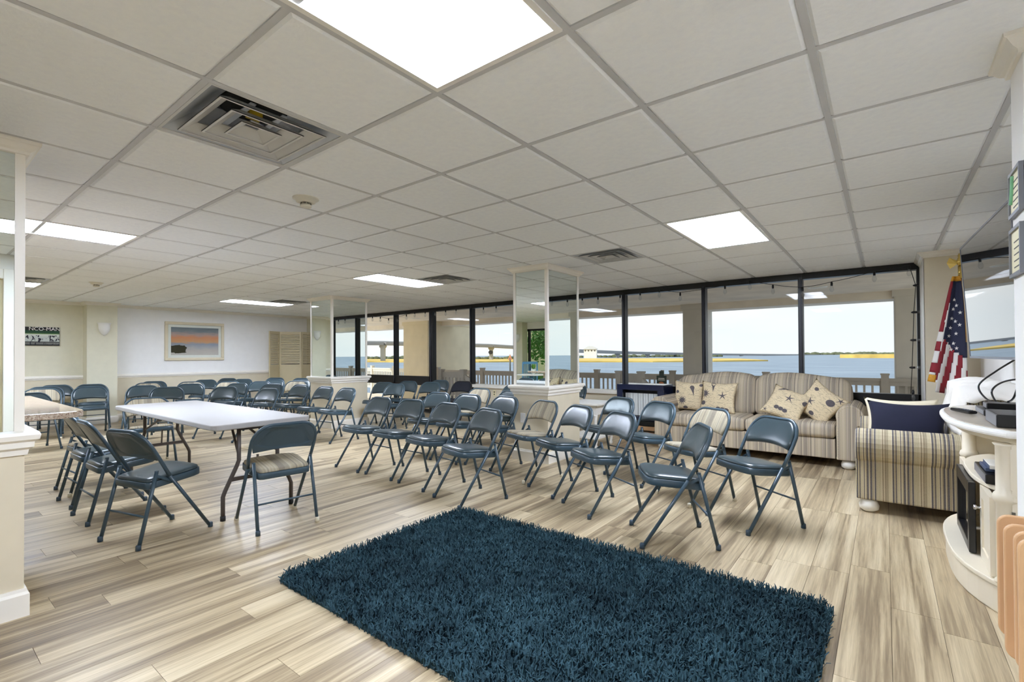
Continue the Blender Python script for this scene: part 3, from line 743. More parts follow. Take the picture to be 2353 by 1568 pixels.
for px, dep in ((640, 318), (880, 350), (1128, 421), (1318, 532), (1412, 640), (1480, 720), (1540, 790), (1590, 845), (1640, 900), (1690, 985), (1740, 1065), (1790, 1150), (1840, 1235), (1900, 1400)):
    for k in range(len(bp)-1):
        if bp[k][0] <= px <= bp[k+1][0]:
            fr = (px-bp[k][0])/(bp[k+1][0]-bp[k][0]); bridge_pier(pts[k].lerp(pts[k+1], fr), 3.0 if px < 1300 else 4.5); break
def bushes(label, x0, x1, y, dep, hmax, n, seed):
    rr = random.Random(seed); c = at_depth((x0+x1)/2, y, dep); b = MB()
    for k in range(n):
        q = at_depth(x0+(x1-x0)*(k+.5)/n, y, dep*rr.uniform(.97, 1.06)); r = hmax*rr.uniform(.5, 1.)
        b.lathe([(.01, r*1.0), (r*.7, r*.75), (r*1.1, r*.3), (r*1.1, -r*.3), (r*.6, -r*.9)], 8, (q.x-c.x, q.y-c.y, 0), 1.6, 1.)
    o = b.obj('tree_line', 'bush'); o.location = (c.x, c.y, WZ+1.2); tag(o, label, 'trees', 'distant tree lines', 'stuff')
bushes('low dark trees on the far left shore', 700, 960, 822, 620, 4.2, 26, 1)
bushes('brown scrub beyond the marsh beside the near column', 1060, 1200, 822, 480, 2.6, 16, 2)
bushes('distant wooded shore at the right of the river', 1840, 2160, 820, 1500, 9, 34, 3)
bushes('dark scrub bank under the low part of the bridge', 1330, 1660, 822, 760, 4, 30, 4)
c = at_depth(1357, 803, 500)
t = thing('house', 'pale house with hipped roof beyond the bridge', 'house', (c.x, c.y, WZ))
zz = c.z-WZ
MB().box(-6.5, 6.5, -4, 4, 0, zz).obj('house_wall', 'white_paint', t)
MB().add([(-7.5,-5,zz),(7.5,-5,zz),(7.5,5,zz),(-7.5,5,zz),(-2.5,0,zz+3.2),(2.5,0,zz+3.2)], [(0,1,5,4),(1,2,5),(2,3,4,5),(3,0,4),(0,3,2,1)]).obj('house_roof', 'pier', t)
for k in range(4): MB().box(-5.6+k*3.2, -4.4+k*3.2, -4.1, -4, zz-2.2, zz-.8).obj('house_window', 'dark_ink', t)
t.rotation_euler = (0, 0, .4)
p_ = at_z(1172, 850, WZ); p_ = at_depth(1172, 822, 120)
t = thing('channel_marker', 'orange channel marker on a post in the river', 'marker', (p_.x, p_.y, WZ))
MB().tube([(0, 0, -1), (0, 0, p_.z-WZ)], .18, 8).obj('marker_post', 'dark_ink', t)
MB().prism([(-.7, p_.z-WZ-.6), (.7, p_.z-WZ-.6), (0, p_.z-WZ+.8)], -.06, .06, 'y').obj('marker_board', 'orange_ink', t)
# lawn side
o = MB().box(-40, 30, -40, YB-.2, -.3, -.05).obj('ground', 'grass'); tag(o, 'green lawn behind the building', kind='structure')
o = MB().box(-30, 10, -12.2, -12, -.1, 2.6).obj('garden_wall', 'stucco'); tag(o, 'pale garden wall beyond the lawn', 'wall')
o = MB().box(-14, -4, YB-2.6, YB-.2, 2.42, 2.6).obj('canopy', 'stucco'); tag(o, 'pale canopy over the lawn side windows', 'canopy')
def tree(label, x, y, h, r, seed):
    rr = random.Random(seed); t = thing('garden_tree', label, 'tree', (x, y, -.05)); b = MB()
    b.tube([(0, 0, 0), (.05, .02, h*.4), (.0, .1, h*.62)], [.09, .06, .03], 8)
    for k in range(4): a = k*1.7; b.tube([(.04, .02, h*.4), (math.cos(a)*r*.5, math.sin(a)*r*.5, h*.72)], [.035, .012], 6)
    b.obj('trunk', 'bark', t); lf = MB()
    for k in range(1500):
        th, ph = rr.uniform(0, 2*PI), math.acos(rr.uniform(-1, 1)); q = rr.random()**.4*r
        c = Vector((q*math.sin(ph)*math.cos(th), q*math.sin(ph)*math.sin(th), h*.68+q*.8*math.cos(ph)))
        a = Vector((rr.gauss(0, 1), rr.gauss(0, 1), rr.gauss(0, 1))).normalized()*.11; e = a.cross(Vector((rr.gauss(0, 1), rr.gauss(0, 1), rr.gauss(0, 1)))).normalized()*.05
        lf.add([c-a, c+e, c+a, c-e], [(0, 1, 2, 3)])
    tag(lf.obj('foliage', 'leaf_tree', t), kind='stuff')
tree('small leafy garden tree seen in the column mirror', -10.6, -7.2, 2.6, 1.15, 5)
o = MB().box(-16, -3, -5.6, -5.0, -.05, .62).obj('hedge', 'leaf_tree'); tag(o, 'low clipped hedge behind the building', 'hedge')

# ================================================================== FURNITURE
# ---- shag rug
rg = thing('shag_rug', 'dark teal shag rug on the plank floor in the foreground', 'rug', (-1.45, 2.065, 0))
RX, RY, RR = 1.245, .755, .10
def rrect(hx, hy, r, n=8):
    out = []
    for cx, cy, a0 in ((hx-r, hy-r, 0), (-hx+r, hy-r, PI/2), (-hx+r, -hy+r, PI), (hx-r, -hy+r, 3*PI/2)):
        out += [(cx+r*math.cos(a0+PI/2*k/n), cy+r*math.sin(a0+PI/2*k/n)) for k in range(n+1)]
    return out
MB().prism(rrect(RX-.01, RY-.01, RR), .001, .012).obj('rug_base', 'rug_yarn', rg)
rr = random.Random(11); vs, fs = [], []
def in_rr(x, y):
    dx, dy = abs(x)-(RX-RR), abs(y)-(RY-RR)
    return dx <= 0 or dy <= 0 or dx*dx+dy*dy < RR*RR
cnt = 0
while cnt < 46000:
    x, y = rr.uniform(-RX, RX), rr.uniform(-RY, RY)
    if not in_rr(x, y): continue
    cnt += 1
    cl = math.sin(x*23+1.7*math.sin(y*19))*math.cos(y*27+1.3*math.sin(x*17))
    a = rr.uniform(0, 2*PI); ln = rr.uniform(.026, .046)+.006*cl; le = rr.uniform(.2, 1.25)
    dx, dy = math.cos(a), math.sin(a); wd = rr.uniform(.0022, .0036); px, py = -dy*wd, dx*wd
    k = len(vs); h1, h2 = ln*.62*math.cos(le*.45), ln*(.62*math.cos(le*.45)+.38*math.cos(le))
    r1, r2 = ln*.62*math.sin(le*.45), ln*(.62*math.sin(le*.45)+.45*math.sin(le))
    vs += [(x-px, y-py, .004), (x+px, y+py, .004), (x+dx*r1-px, y+dy*r1-py, .008+h1), (x+dx*r1+px, y+dy*r1+py, .008+h1), (x+dx*r2-px*.6, y+dy*r2-py*.6, .008+h2), (x+dx*r2+px*.6, y+dy*r2+py*.6, .008+h2)]
    fs += [(k, k+1, k+3, k+2), (k+2, k+3, k+5, k+4)]
me = bpy.data.meshes.new('rug_pile'); me.from_pydata(vs, [], fs); me.materials.append(M['rug_yarn'])
tag(link('rug_pile', me, rg), kind='stuff')

# ---- folding chairs
def dome(outline, frame, hts):
    """padded plate: outline polygon (a,b) in a plane, frame(a,b,h) -> xyz, hts [(scale,h)...]"""
    b = MB(); n = len(outline); ca = sum(p[0] for p in outline)/n; cb = sum(p[1] for p in outline)/n; vs = []
    for s_, h in hts: vs += [frame(ca+(p[0]-ca)*s_, cb+(p[1]-cb)*s_, h) for p in outline]
    fs = [(l*n+k, l*n+(k+1) % n, (l+1)*n+(k+1) % n, (l+1)*n+k) for l in range(len(hts)-1) for k in range(n)]
    b.add(vs, fs, True); o = len(vs)
    b.v.append(tuple(frame(ca, cb, hts[-1][1]*1.02))); fs2 = [((len(hts)-1)*n+k, (len(hts)-1)*n+(k+1) % n, o) for k in range(n)]
    b.f += fs2; b.sm += [True]*n
    b.f.append(tuple(range(n))[::-1]); b.sm.append(False)
    return b
def chair_meshes(pad_back, pad_seat, metal, foot):
    R = .0122; mm = {}
    ty = lambda z: -.05-.54*(z-.44)          # the back frame leans this way
    for nm, s_ in (('fr', 1), ('fl', -1)):
        mm[nm] = MB().tube([(s_*.215, .232, .018), (s_*.219, -.05, .44)], R).mesh('leg', metal)
        mm[nm+'c'] = MB().lathe([(.001, 0), (.0165, .001), (.0155, .03), (.012, .036)], 10, (s_*.215, .24, 0)).mesh('foot_cap', foot)
        mm['r'+nm[1]] = MB().tube([(s_*.200, -.122, .478), (s_*.206, -.232, .018)], R).lathe([(.001, -.006), (.012, -.005), (.012, .005), (.001, .006)], 8, (s_*.200, -.122, .482)).mesh('leg', metal)
        mm['r'+nm[1]+'c'] = MB().lathe([(.001, 0), (.0165, .001), (.0155, .03), (.012, .036)], 10, (s_*.206, -.235, 0)).mesh('foot_cap', foot)
        mm['k'+nm[1]] = MB().bar((s_*.208, -.128, .455), (s_*.212, -.035, .405), .004, .016).mesh('hinge_link', metal)
    # arched back frame
    pts = [(.219, -.05, .44), (.224, ty(.52), .52), (.226, ty(.60), .60)]
    for k in range(1, 9):
        a = PI/2*k/8; z = .62+.135*math.sin(a); x = .226-.125*(1-math.cos(a)); pts.append((x, ty(z), z))
    pts += [(-p[0], p[1], p[2]) for p in reversed(pts)]
    mm['arch'] = MB().tube(pts, R).mesh('back_frame', metal)
    # back plate and pad
    ol = [(-.205+.41*k/8, .556+.018*math.sin(PI*k/8)) for k in range(9)]
    ol += [(.216, .60)]+[(.216-.12*(1-math.cos(PI/2*k/7)), .62+.128*math.sin(PI/2*k/7)) for k in range(8)]
    ol += [(-(.216-.12*(1-math.cos(PI/2*k/7))), .62+.128*math.sin(PI/2*k/7)) for k in range(7, -1, -1)]+[(-.216, .60)]
    def bf(a, z, h):
        y = ty(z)-.022*(1-(a/.215)**2); return (a, y+h*.88, z+h*.47)
    mm['plate'] = dome(ol, lambda a, z, h: bf(a, z, h-.006), [(1., 0.), (1., .004), (.6, .005), (.25, .005)]).mesh('backrest', metal)
    mm['bpad'] = dome(ol, bf, [(.985, 0.), (.985, .008), (.955, .017), (.88, .022), (.7, .025), (.35, .026)]).mesh('back_pad', pad_back)
    # seat
    so_ = [(-.150, -.170), (.150, -.170), (.176, -.160), (.186, -.135), (.200, .05), (.203, .13), (.192, .172), (.16, .196), (.10, .208), (0, .212)]
    so_ += [(-p[0], p[1]) for p in reversed(so_[2:-1])]
    sf_ = lambda a, c_, h: (a, c_-h*.09, .408+c_*.105+h)
    mm['pan'] = dome(so_, sf_, [(.98, -.026), (1., -.020), (1., .016), (.985, .019), (.6, .019), (.2, .019)]).mesh('seat_pan', metal)
    mm['spad'] = dome(so_, sf_, [(.955, .019), (.965, .026), (.94, .036), (.85, .044), (.6, .048), (.3, .049)]).mesh('seat_pad', pad_seat)
    mm['str'] = MB().tube([(-.204, -.19, .20), (.204, -.19, .20)], .007).mesh('stretcher', metal)
    return mm
KIT = {'b': chair_meshes('blue_vinyl', 'blue_vinyl', 'blue_metal', 'foot_blue'),
       's': chair_meshes('pad_stripe', 'pad_stripe', 'blue_metal', 'foot_white'),
       'k': chair_meshes('black_fabric', 'black_fabric', 'dark_rubber', 'dark_rubber')}
KIT['m'] = dict(KIT['b'], spad=KIT['s']['spad'], **{k: KIT['s'][k] for k in ('frc', 'flc', 'rrc')})     # blue back seen from behind, striped seat
def folding_chair(kind, x, y, th, label, group):
    t = thing('folding_chair', label, 'chair', (x, y, 0), math.radians(th)-PI/2, group); K = KIT[kind]
    for s_ in 'rl':
        for e in 'fr':
            leg = link('leg', K[e+s_], t); link('foot_cap', K[e+s_+'c'], leg)
        link('hinge_link', K['k'+s_], t)
    for nm, k in (('back_frame', 'arch'), ('backrest', 'plate'), ('back_pad', 'bpad'), ('seat_pan', 'pan'), ('seat_pad', 'spad'), ('stretcher', 'str')): link(nm, K[k], t)
GF, GM, GL, GK, GW, GG, GT = 'front row of folding chairs', 'second row of folding chairs', 'curved row behind the white table', 'chairs by the end wall', 'chairs by the far windows', 'chairs at the far left wall', 'chairs at the white table'
B_ = 'blue padded folding chair '; S_ = 'folding chair with tan striped pads '
CH = [
 ('b', -1.154, 3.264, 212.7, B_+'nearest the rug, facing left in the right foreground', GF),
 ('b', -.776, 3.922, 232.5, B_+'at the right end of the front row, before the sofa', GF),
 ('s', -1.316, 4.289, 237.3, S_+'directly in front of the sofa, second row', GM),
 ('b', -1.837, 3.559, 238.7, B_+'in the front row behind the right half of the rug', GF),
 ('b', -2.369, 3.82, 244.3, B_+'in the front row overlapping the foot of the near column', GF),
 ('s', -2.894, 4.047, 251.2, S_+'right before the near mirrored column', GF),
 ('b', -2.864, 3.103, 254.4, B_+'at the top corner of the rug, left of the near column', GF),
 ('b', -3.516, 3.257, 261.0, B_+'mid front row, next left of the rug corner one', GF),
 ('b', -4.104, 3.308, 268.4, B_+'second from left in the central front row', GF),
 ('b', -4.652, 3.305, 267.9, B_+'at the left end of the central front row', GF),
 ('b', -4.587, 4.179, 271.4, B_+'at the left end of the second row, before the glass door', GM),
 ('b', -4.079, 4.194, 269.2, B_+'in the second row, two places left of the near column', GM),
 ('s', -4.679, 5.075, 266.1, 'folding chair with pale striped back in the third row below the deck stairs', GM),
 ('b', -3.533, 4.217, 261.6, B_+'in the second row touching the left side of the near column', GM),
 ('b', -4.059, 4.962, 258., B_+'half hidden behind the near column, third row', GM),
 ('b', -4.773, 5.946, 258., B_+'showing as a sliver at the left edge of the near column', GM),
 ('b', -4.007, 6.655, 262., B_+'peeking out at the right edge of the near column', GM),
 ('b', -2.419, 4.844, 248.4, B_+'in the second row beside the white end table', GM),
 ('b', -1.885, 4.599, 243.0, B_+'in the second row at the left arm of the sofa', GM),
 ('b', -6.451, 4.064, 271.5, B_+'at the right end of the curved row, before the far column', GL),
 ('b', -7.054, 4.069, 274.2, B_+'second from right in the curved row, before the far column', GL),
 ('b', -7.867, 4.114, 279.4, B_+'third from right in the curved row, left of far column', GL),
 ('b', -7.317, 3.327, 285.0, B_+'just behind the right half of the white table', GL),
 ('b', -8.28, 3.156, 304.1, B_+'behind the middle of the white table', GL),
 ('b', -8.991, 2.687, 338.8, B_+'behind the left half of the white table', GL),
 ('s', -6.775, 1.867, 353.0, S_+'pushed against the left end of the white table', GT),
 ('b', -9.26, 3.734, 298.6, B_+'second row behind the table middle, under the picture', GK),
 ('b', -8.458, 3.966, 296.5, B_+'second row left of far column, before the screen', GK),
 ('b', -9.541, 4.285, 302.2, B_+'third row behind the table, left of the folding screen', GK),
 ('b', -9.737, 3.23, 329.4, B_+'below the right side of the picture, before a striped one', GK),
 ('s', -10.581, 3.547, 335., S_+'mostly hidden behind a blue one below the picture', GK),
 ('s', -9.95, 3.93, 322., S_+'amid the back rows, between picture and screen', GK),
 ('b', -11.266, 4.002, 322., B_+'against the end wall below the right corner of the picture', GK),
 ('b', -11.60, 4.52, 305., B_+'farthest back against the end wall, right of the picture', GK),
 ('b', -10.887, 4.537, 305., B_+'in the back rows, just left of the folding screen', GK),
 ('b', -10.877, 5.232, 305., B_+'standing right against the left leaf of the folding screen', GK),
 ('b', -10.107, 4.846, 305., B_+'one row before the left leaf of the folding screen', GK),
 ('s', -9.048, 4.758, 304.9, S_+'in front of the folding screen beside the far column', GK),
 ('b', -9.458, 5.079, 300., B_+'just left of the far column behind a striped one', GK),
 ('b', -10.173, 5.456, 300., B_+'touching the right leaf of the folding screen', GK),
 ('b', -9.872, 2.59, 335., B_+'left of the picture, nearest of three in line', GK),
 ('s', -10.917, 2.924, 330., S_+'left of the picture, middle of three in line', GK),
 ('b', -11.462, 3.167, 330., B_+'against the end wall left of picture, last of three', GK),
 ('b', -7.20, 5.36, 285., B_+'at the right side of the far column by the low windows', GW),
 ('b', -6.628, 5.141, 277.1, B_+'before the low windows, second right of the far column', GW),
 ('b', -7.146, 5.87, 281.4, B_+'close to the low windows, below the black window rail', GW),
 ('b', -6.51, 5.855, 279.7, B_+'in front of the thick black window post', GW),
 ('b', -6.879, 6.433, 278.2, B_+'nearest the glass door, behind the window post chairs', GW),
 ('k', -6.227, 6.381, 276.6, 'black fabric folding chair before the glass door and deck stairs', GW),
 ('b', -10.27, 2.029, 353., B_+'in front of the pilaster with the wall sconce', GG),
 ('b', -11.202, 2.238, 353., B_+'directly behind another one below the wall sconce', GG),
 ('b', -11.45, 1.79, 350., B_+'at the far left wall below the dark street photo', GG),
 ('b', -10.93, 1.58, 350., B_+'second from the wall in the far left line', GG),
 ('s', -10.25, 1.44, 352., S_+'in the far left line behind the granite counter', GG),
 ('b', -9.14, 1.21, 8., B_+'under and behind the granite counter end', GG),
 ('b', -4.065, 1.16, 105.1, B_+'with back turned in the left foreground, at the table corner', GT),
 ('b', -4.866, 1.133, 91.3, B_+'with back turned, second in the line along the white table', GT),
 ('b', -5.494, 1.151, 91.5, B_+'with back turned, third in the line along the white table', GT),
 ('m', -5.991, 1.217, 93.9, B_+'with white foot caps, last in the line by the granite counter', GT),
 ('m', -3.654, 1.808, 172.1, 'folding chair with blue back and tan striped seat at the right table end', GT),
]
for c in CH: folding_chair(*c)

# ---- white folding table
TX0, TX1, TY0, TY1 = -6.36, -3.85, 1.44, 2.20
tb = thing('folding_table', 'long white plastic folding table with bent brown legs', 'table', ((TX0+TX1)/2, (TY0+TY1)/2, 0)); hx, hy = (TX1-TX0)/2, (TY1-TY0)/2
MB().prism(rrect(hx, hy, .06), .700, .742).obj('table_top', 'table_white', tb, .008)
for s_ in (-1, 1):
    ex = s_*(hx-.13)
    for q in (-1, 1):
        lg = MB().tube([(ex, q*.15, .70), (ex, q*.15, .44), (ex, q*.165, .40), (ex, q*.25, .22), (ex, q*.265, .18), (ex, q*.265, .03)], .0155, 10).obj('leg', 'table_leg', tb)
        MB().lathe([(.001, 0), (.019, 0), (.019, .035), (.001, .036)], 12, (ex, q*.265, 0)).obj('foot_cap', 'dark_rubber', lg)
    MB().bar((ex, -.21, .30), (ex, .21, .30), .022, .03).obj('cross_bar', 'table_leg', tb)
    MB().bar((ex, -.15, .68), (ex, .15, .68), .02, .02).obj('upper_bar', 'table_leg', tb)
    MB().bar((ex, 0, .30), (ex-s_*.02, 0, .46), .02, .01).obj('brace_post', 'table_leg', tb)
    for q in (-1, 1): MB().bar((ex, q*.15, .47), (ex-s_*.42, q*.04, .685), .018, .010).obj('diagonal_brace', 'table_leg', tb)
    MB().box(ex-s_*.42-.03, ex-s_*.42+.03, -.09, .09, .682, .70).obj('brace_plate', 'table_leg', tb)

# ---- granite counter by the left column
ct = thing('granite_counter', 'polished speckled granite counter with rounded corner, left edge', 'counter', (-5.06, .45, 0))
MB().prism([(-1.05, -.36), (1.00, -.36), (1.00, .22), (.98, .29), (.92, .33), (.84, .34), (-1.05, .34)], .862, .902).obj('counter_top', 'granite', ct, .006)
MB().box(-1.0, .96, -.36, -.20, 0, .862).obj('counter_support', 'wall_beige', ct)
# ---- sofa under the window
SX, SY = -1.33, 6.66
sf_ = thing('sofa', 'long beige striped rolled-arm sofa under the windows', 'sofa', (SX, SY, 0))
MB().box(-.90, .90, -.40, .40, .10, .315).obj('sofa_base', 'sofa_stripe', sf_, .01)
def arm_poly(cx, s_):
    pts = [(cx-s_*.10, .10), (cx+s_*.09, .10), (cx+s_*.09, .46)]
    pts += [(cx+s_*(.02+.125*math.cos(a)), .565+.125*math.sin(a)) for a in [-.75+(PI+1.1)*k/14 for k in range(15)]]
    pts += [(cx-s_*.10, .48)]
    return pts
for s_, nm in ((1, 1), (-1, -1)):
    ar = MB().prism(arm_poly(s_*1.01, s_), -.44, .40, 'y').obj('arm', 'sofa_stripe', sf_, .012)
    st = MB()
    for k in range(30):
        z = .13+.33*k/12 if k < 12 else None
        if z: st.lathe([(.001, 0), (.005, .001), (.001, .003)], 6, (s_*.925, -.443, z))
    for k in range(16):
        a = -.5+(PI+.6)*k/15; st.lathe([(.001, 0), (.005, .001), (.001, .003)], 6, (s_*(1.03+.100*math.cos(a)), -.443, .565+.100*math.sin(a)))
    tag(st.obj('nail_heads', 'brass', ar), kind='stuff')
for s_ in (-1, 1):
    rbox(s_*.452-.45, s_*.452+.45, -.43, .20, .318, .475, .045, 3, .012).obj('seat_cushion', 'sofa_stripe', sf_)
    bc = rbox(s_*.50-.505, s_*.50+.505, .12, .40, .44, .955, .10, 4, .03)
    bc.v = [(x, y+(z-.44)*.18, z+.022*math.cos((abs(x)-.30)*5.)*(1 if z > .75 else 0)) for x, y, z in bc.v]
    bc.obj('back_cushion', 'sofa_stripe', sf_)
MB().box(-.98, .98, .34, .44, .10, .86).obj('sofa_back', 'sofa_stripe', sf_, .03)
for fx in (-1.01, 1.01):
    for fy in (-.36, .36): MB().lathe([(.001, 0), (.035, 0), (.062, .02), (.066, .05), (.056, .08), (.04, .1), (.001, .1)], 16, (fx, fy, 0)).obj('bun_foot', 'bunfoot', sf_)
# ---- printed throw pillows
def pillow(name, label, cat, mat, w_, h_, th, loc, rot, prints=(), group=None, k_print=1.75):
    t = thing(name, label, cat, loc, 0, group); t.rotation_euler = rot
    def P(u, v, s_):                    # u,v in -1..1, front s=-1 (towards -Y)
        pin = 1-.10*(1-abs(u)**2)*abs(v)**4-0; pin2 = 1-.10*(1-abs(v)**2)*abs(u)**4
        t_ = (max(0, 1-u**2)**.55)*(max(0, 1-v**2)**.55)
        return (u*w_/2*pin2*(1-.04*(1-v*v)), s_*th/2*t_, v*h_/2*pin*(1-.04*(1-u*u)))
    b = MB()
    for s_ in (-1, 1): b.grid(lambda a, c_: P(2*a-1, 2*c_-1, s_), 18, 18)
    body = weld(b).obj('pillow_body', mat, t)
    pr = {}
    for kind, u0, v0, sz, an in prints:
        if kind == 'star': pl = [(math.cos(PI/2+k*PI/5)*(1 if k % 2 == 0 else .22), math.sin(PI/2+k*PI/5)*(1 if k % 2 == 0 else .22)) for k in range(10)]
        elif kind == 'sun': pl = [(math.cos(k*PI/11)*(1 if k % 2 == 0 else .42), math.sin(k*PI/11)*(1 if k % 2 == 0 else .42)) for k in range(22)]
        elif kind == 'cone': pl = [(-.34, .9), (-.1, 1.05), (.22, .95), (.40, .62), (.32, .3), (.22, .0), (.12, -.5), (0, -1.1), (-.08, -.5), (-.2, .0), (-.3, .3), (-.42, .6)]
        else: pl = [(math.cos(k*PI/8), math.sin(k*PI/8)*.85) for k in range(16)]
        ca, sa = math.cos(an), math.sin(an); pts = []
        for x, y in pl:
            q = P(max(-.97, min(.97, u0+(x*ca-y*sa)*sz*k_print/w_)), max(-.97, min(.97, v0+(x*sa+y*ca)*sz*k_print/h_)), -1); pts.append((q[0], q[1]-.0025, q[2]))
        c = P(u0, v0, -1); d = MB(); d.add([(c[0], c[1]-.003, c[2])]+pts, [(0, 1+k, 1+(k+1) % len(pts)) for k in range(len(pts))])
        d.obj('printed_'+{'star': 'starfish', 'sun': 'urchin', 'cone': 'shell', 'dot': 'sand_dollar'}[kind], 'print_ink', body)
    return t
PRA = [('cone', .30, .35, .085, .25), ('sun', -.35, -.35, .075, 0), ('dot', -.75, .2, .03, 0), ('dot', -.1, -.85, .035, 0), ('dot', .8, .75, .03, 0)]
PRB = [('cone', -.28, .65, .09, .05), ('sun', -.72, .15, .08, 0), ('star', .30, .05, .075, .1), ('dot', -.8, -.45, .04, 0), ('dot', .1, -.78, .032, 0), ('dot', .33, -.80, .032, 0), ('dot', .55, -.82, .032, 0)]
PRC = [('star', .10, .25, .075, .2), ('dot', -.25, -.5, .033, 0), ('dot', -.02, -.53, .033, 0), ('dot', .20, -.56, .033, 0), ('cone', -.45, .8, .08, -.9), ('star', -.75, -.8, .04, 0), ('dot', .9, .3, .04, 0)]
PRD = [('dot', .45, .35, .055, 0), ('star', -.35, -.2, .07, .5), ('star', .7, .75, .06, 0), ('dot', -.55, .55, .03, 0), ('dot', .1, -.7, .035, 0)]
GP = 'seashell pillows on the sofa'
pillow('throw_pillow', 'cream seashell print pillow at the left end of the sofa', 'pillow', 'shell_cloth', .40, .42, .13, (-2.12, 6.67, .675), (-.25, .05, .12), PRA, GP)
pillow('throw_pillow', 'cream seashell print pillow second from the left on the sofa', 'pillow', 'shell_cloth', .46, .42, .13, (-1.72, 6.62, .68), (-.28, .03, -.05), PRB, GP)
pillow('throw_pillow', 'cream seashell print pillow leaning with three printed circles, right side of sofa', 'pillow', 'shell_cloth', .46, .42, .14, (-.93, 6.52, .645), (-.62, .30, -.25), PRC, GP)
pillow('throw_pillow', 'cream seashell print pillow standing on its corner by the right sofa arm', 'pillow', 'shell_cloth', .44, .42, .13, (-.60, 6.56, .665), (-.35, .62, -.35), PRD, GP)

# ---- striped armchair beside the console
ac = thing('armchair', 'striped rolled-arm armchair with nail trim and white bun feet', 'armchair', (.24, 5.18, 0))
for s_ in (-1, 1):
    pts = [(s_*.44-s_*.10, .10), (s_*.44+s_*.07, .10), (s_*.44+s_*.055, .405)]
    pts += [(s_*.44+s_*(.03+.125*math.cos(a)), .525+.125*math.sin(a)) for a in [-1.25+(PI+1.6)*k/16 for k in range(17)]]+[(s_*.44-s_*.10, .46)]
    ar = MB().prism(pts, -.43, .40, 'x').obj('arm', 'chair_stripe2', ac, .012)
    st = MB()
    for k in range(22): st.lathe([(.001, 0), (.005, .001), (.001, .003)], 6, (-.425, s_*(.44+.06), .12+.27*k/21))
    tag(st.obj('nail_heads', 'brass', ar), kind='stuff')
MB().box(-.40, .40, -.36, .36, .10, .32).obj('chair_base', 'chair_stripe2', ac, .01)
rbox(-.42, .26, -.335, .335, .322, .49, .05, 3, .015).obj('seat_cushion', 'chair_stripe2', ac)
bk = rbox(.14, .42, -.36, .36, .40, .93, .10, 4, .03); bk.v = [(x+(z-.4)*.12, y, z) for x, y, z in bk.v]; bk.obj('back_cushion', 'chair_stripe2', ac)
for fx in (-.35, .34):
    for fy in (-.45, .45): MB().lathe([(.001, 0), (.035, 0), (.062, .02), (.066, .05), (.056, .08), (.04, .1), (.001, .1)], 16, (fx, fy, 0)).obj('bun_foot', 'bunfoot', ac)
pillow('throw_pillow', 'dark navy pillow lying on the striped armchair', 'pillow', 'navy', .52, .40, .15, (.13, 4.98, .655), (-.25, 0, -.12))
pillow('throw_pillow', 'plain cream pillow behind the navy pillow on the armchair', 'pillow', 'cream_fabric', .50, .40, .12, (.10, 5.20, .665), (-.20, 0, .05))
rr = random.Random(4)
def blanket(u, v):
    y = -.42+.84*v; s_ = (u-.5)*2
    if abs(s_) < .42: x, z = .36+s_*.38, .985+.012*math.cos(s_*7)
    elif s_ < 0: k = (-s_-.42)/.58; x, z = .205-.05*k, .985-.30*k-.02
    else: k = (s_-.42)/.58; x, z = .52+.012*k, .985-.42*k
    fold = .026*math.sin(y*19+s_*4)+.014*math.sin(y*41+2.3*s_+1)
    edge = -.11*max(0, abs(v-.5)*2-.72)/.28
    return (x+fold*(1 if s_ < 0 else .2), y, z+abs(fold)+edge)
o = MB().grid(blanket, 30, 40).obj('throw_blanket', 'blanket'); o.location = (.24, 5.18, 0); tag(o, 'white throw blanket draped over the armchair back', 'blanket')
so2 = o.modifiers.new('solid', 'SOLIDIFY'); so2.thickness = .008; so2.offset = 1

# ---- small tables by the sofa
def end_table(label, x, y, w_, d_, h, turned=True):
    t = thing('end_table', label, 'table', (x, y, 0))
    MB().box(-w_/2, w_/2, -d_/2, d_/2, h-.03, h).obj('table_top', 'white_paint', t, .008)
    MB().box(-w_/2+.04, w_/2-.04, -d_/2+.04, d_/2-.04, h-.15, h-.03).obj('apron', 'white_paint', t)
    MB().box(-w_/2+.035, -w_/2+.04, -d_/2+.07, d_/2-.07, h-.135, h-.045).obj('drawer', 'white_paint', t)
    MB().box(-w_/2+.03, w_/2-.03, -d_/2+.03, d_/2-.03, .13, .155).obj('shelf', 'white_paint', t)
    for sx in (-1, 1):
        for sy in (-1, 1):
            MB().lathe([(.001, 0), (.018, 0), (.026, .03), (.016, .06), (.026, .10), (.026, .18), (.014, .20), (.026, .25), (.018, .36), (.028, h-.17), (.028, h-.15)], 12, (sx*(w_/2-.06), sy*(d_/2-.06), 0)).obj('leg', 'white_paint', t)
end_table('white end table with turned legs beside the near column', -3.22, 5.92, .52, .56, .60)
end_table('white side table between the sofa and the armchair', .10, 6.32, .36, .46, .60)
# ---- glass-fronted case on a wooden stand
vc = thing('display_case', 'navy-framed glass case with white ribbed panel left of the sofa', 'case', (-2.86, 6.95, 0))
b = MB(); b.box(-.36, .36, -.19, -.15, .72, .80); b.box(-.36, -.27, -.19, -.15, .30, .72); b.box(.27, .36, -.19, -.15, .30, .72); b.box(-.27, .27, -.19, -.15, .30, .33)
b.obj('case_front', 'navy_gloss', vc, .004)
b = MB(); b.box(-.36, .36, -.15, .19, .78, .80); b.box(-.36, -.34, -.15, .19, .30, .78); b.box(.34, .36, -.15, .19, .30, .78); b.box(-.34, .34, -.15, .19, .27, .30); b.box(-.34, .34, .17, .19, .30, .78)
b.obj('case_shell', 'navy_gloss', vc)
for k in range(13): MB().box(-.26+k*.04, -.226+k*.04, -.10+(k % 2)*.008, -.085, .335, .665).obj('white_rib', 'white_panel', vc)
MB().box(-.27, .27, -.172, -.168, .33, .72).obj('glass_front', 'glass', vc)
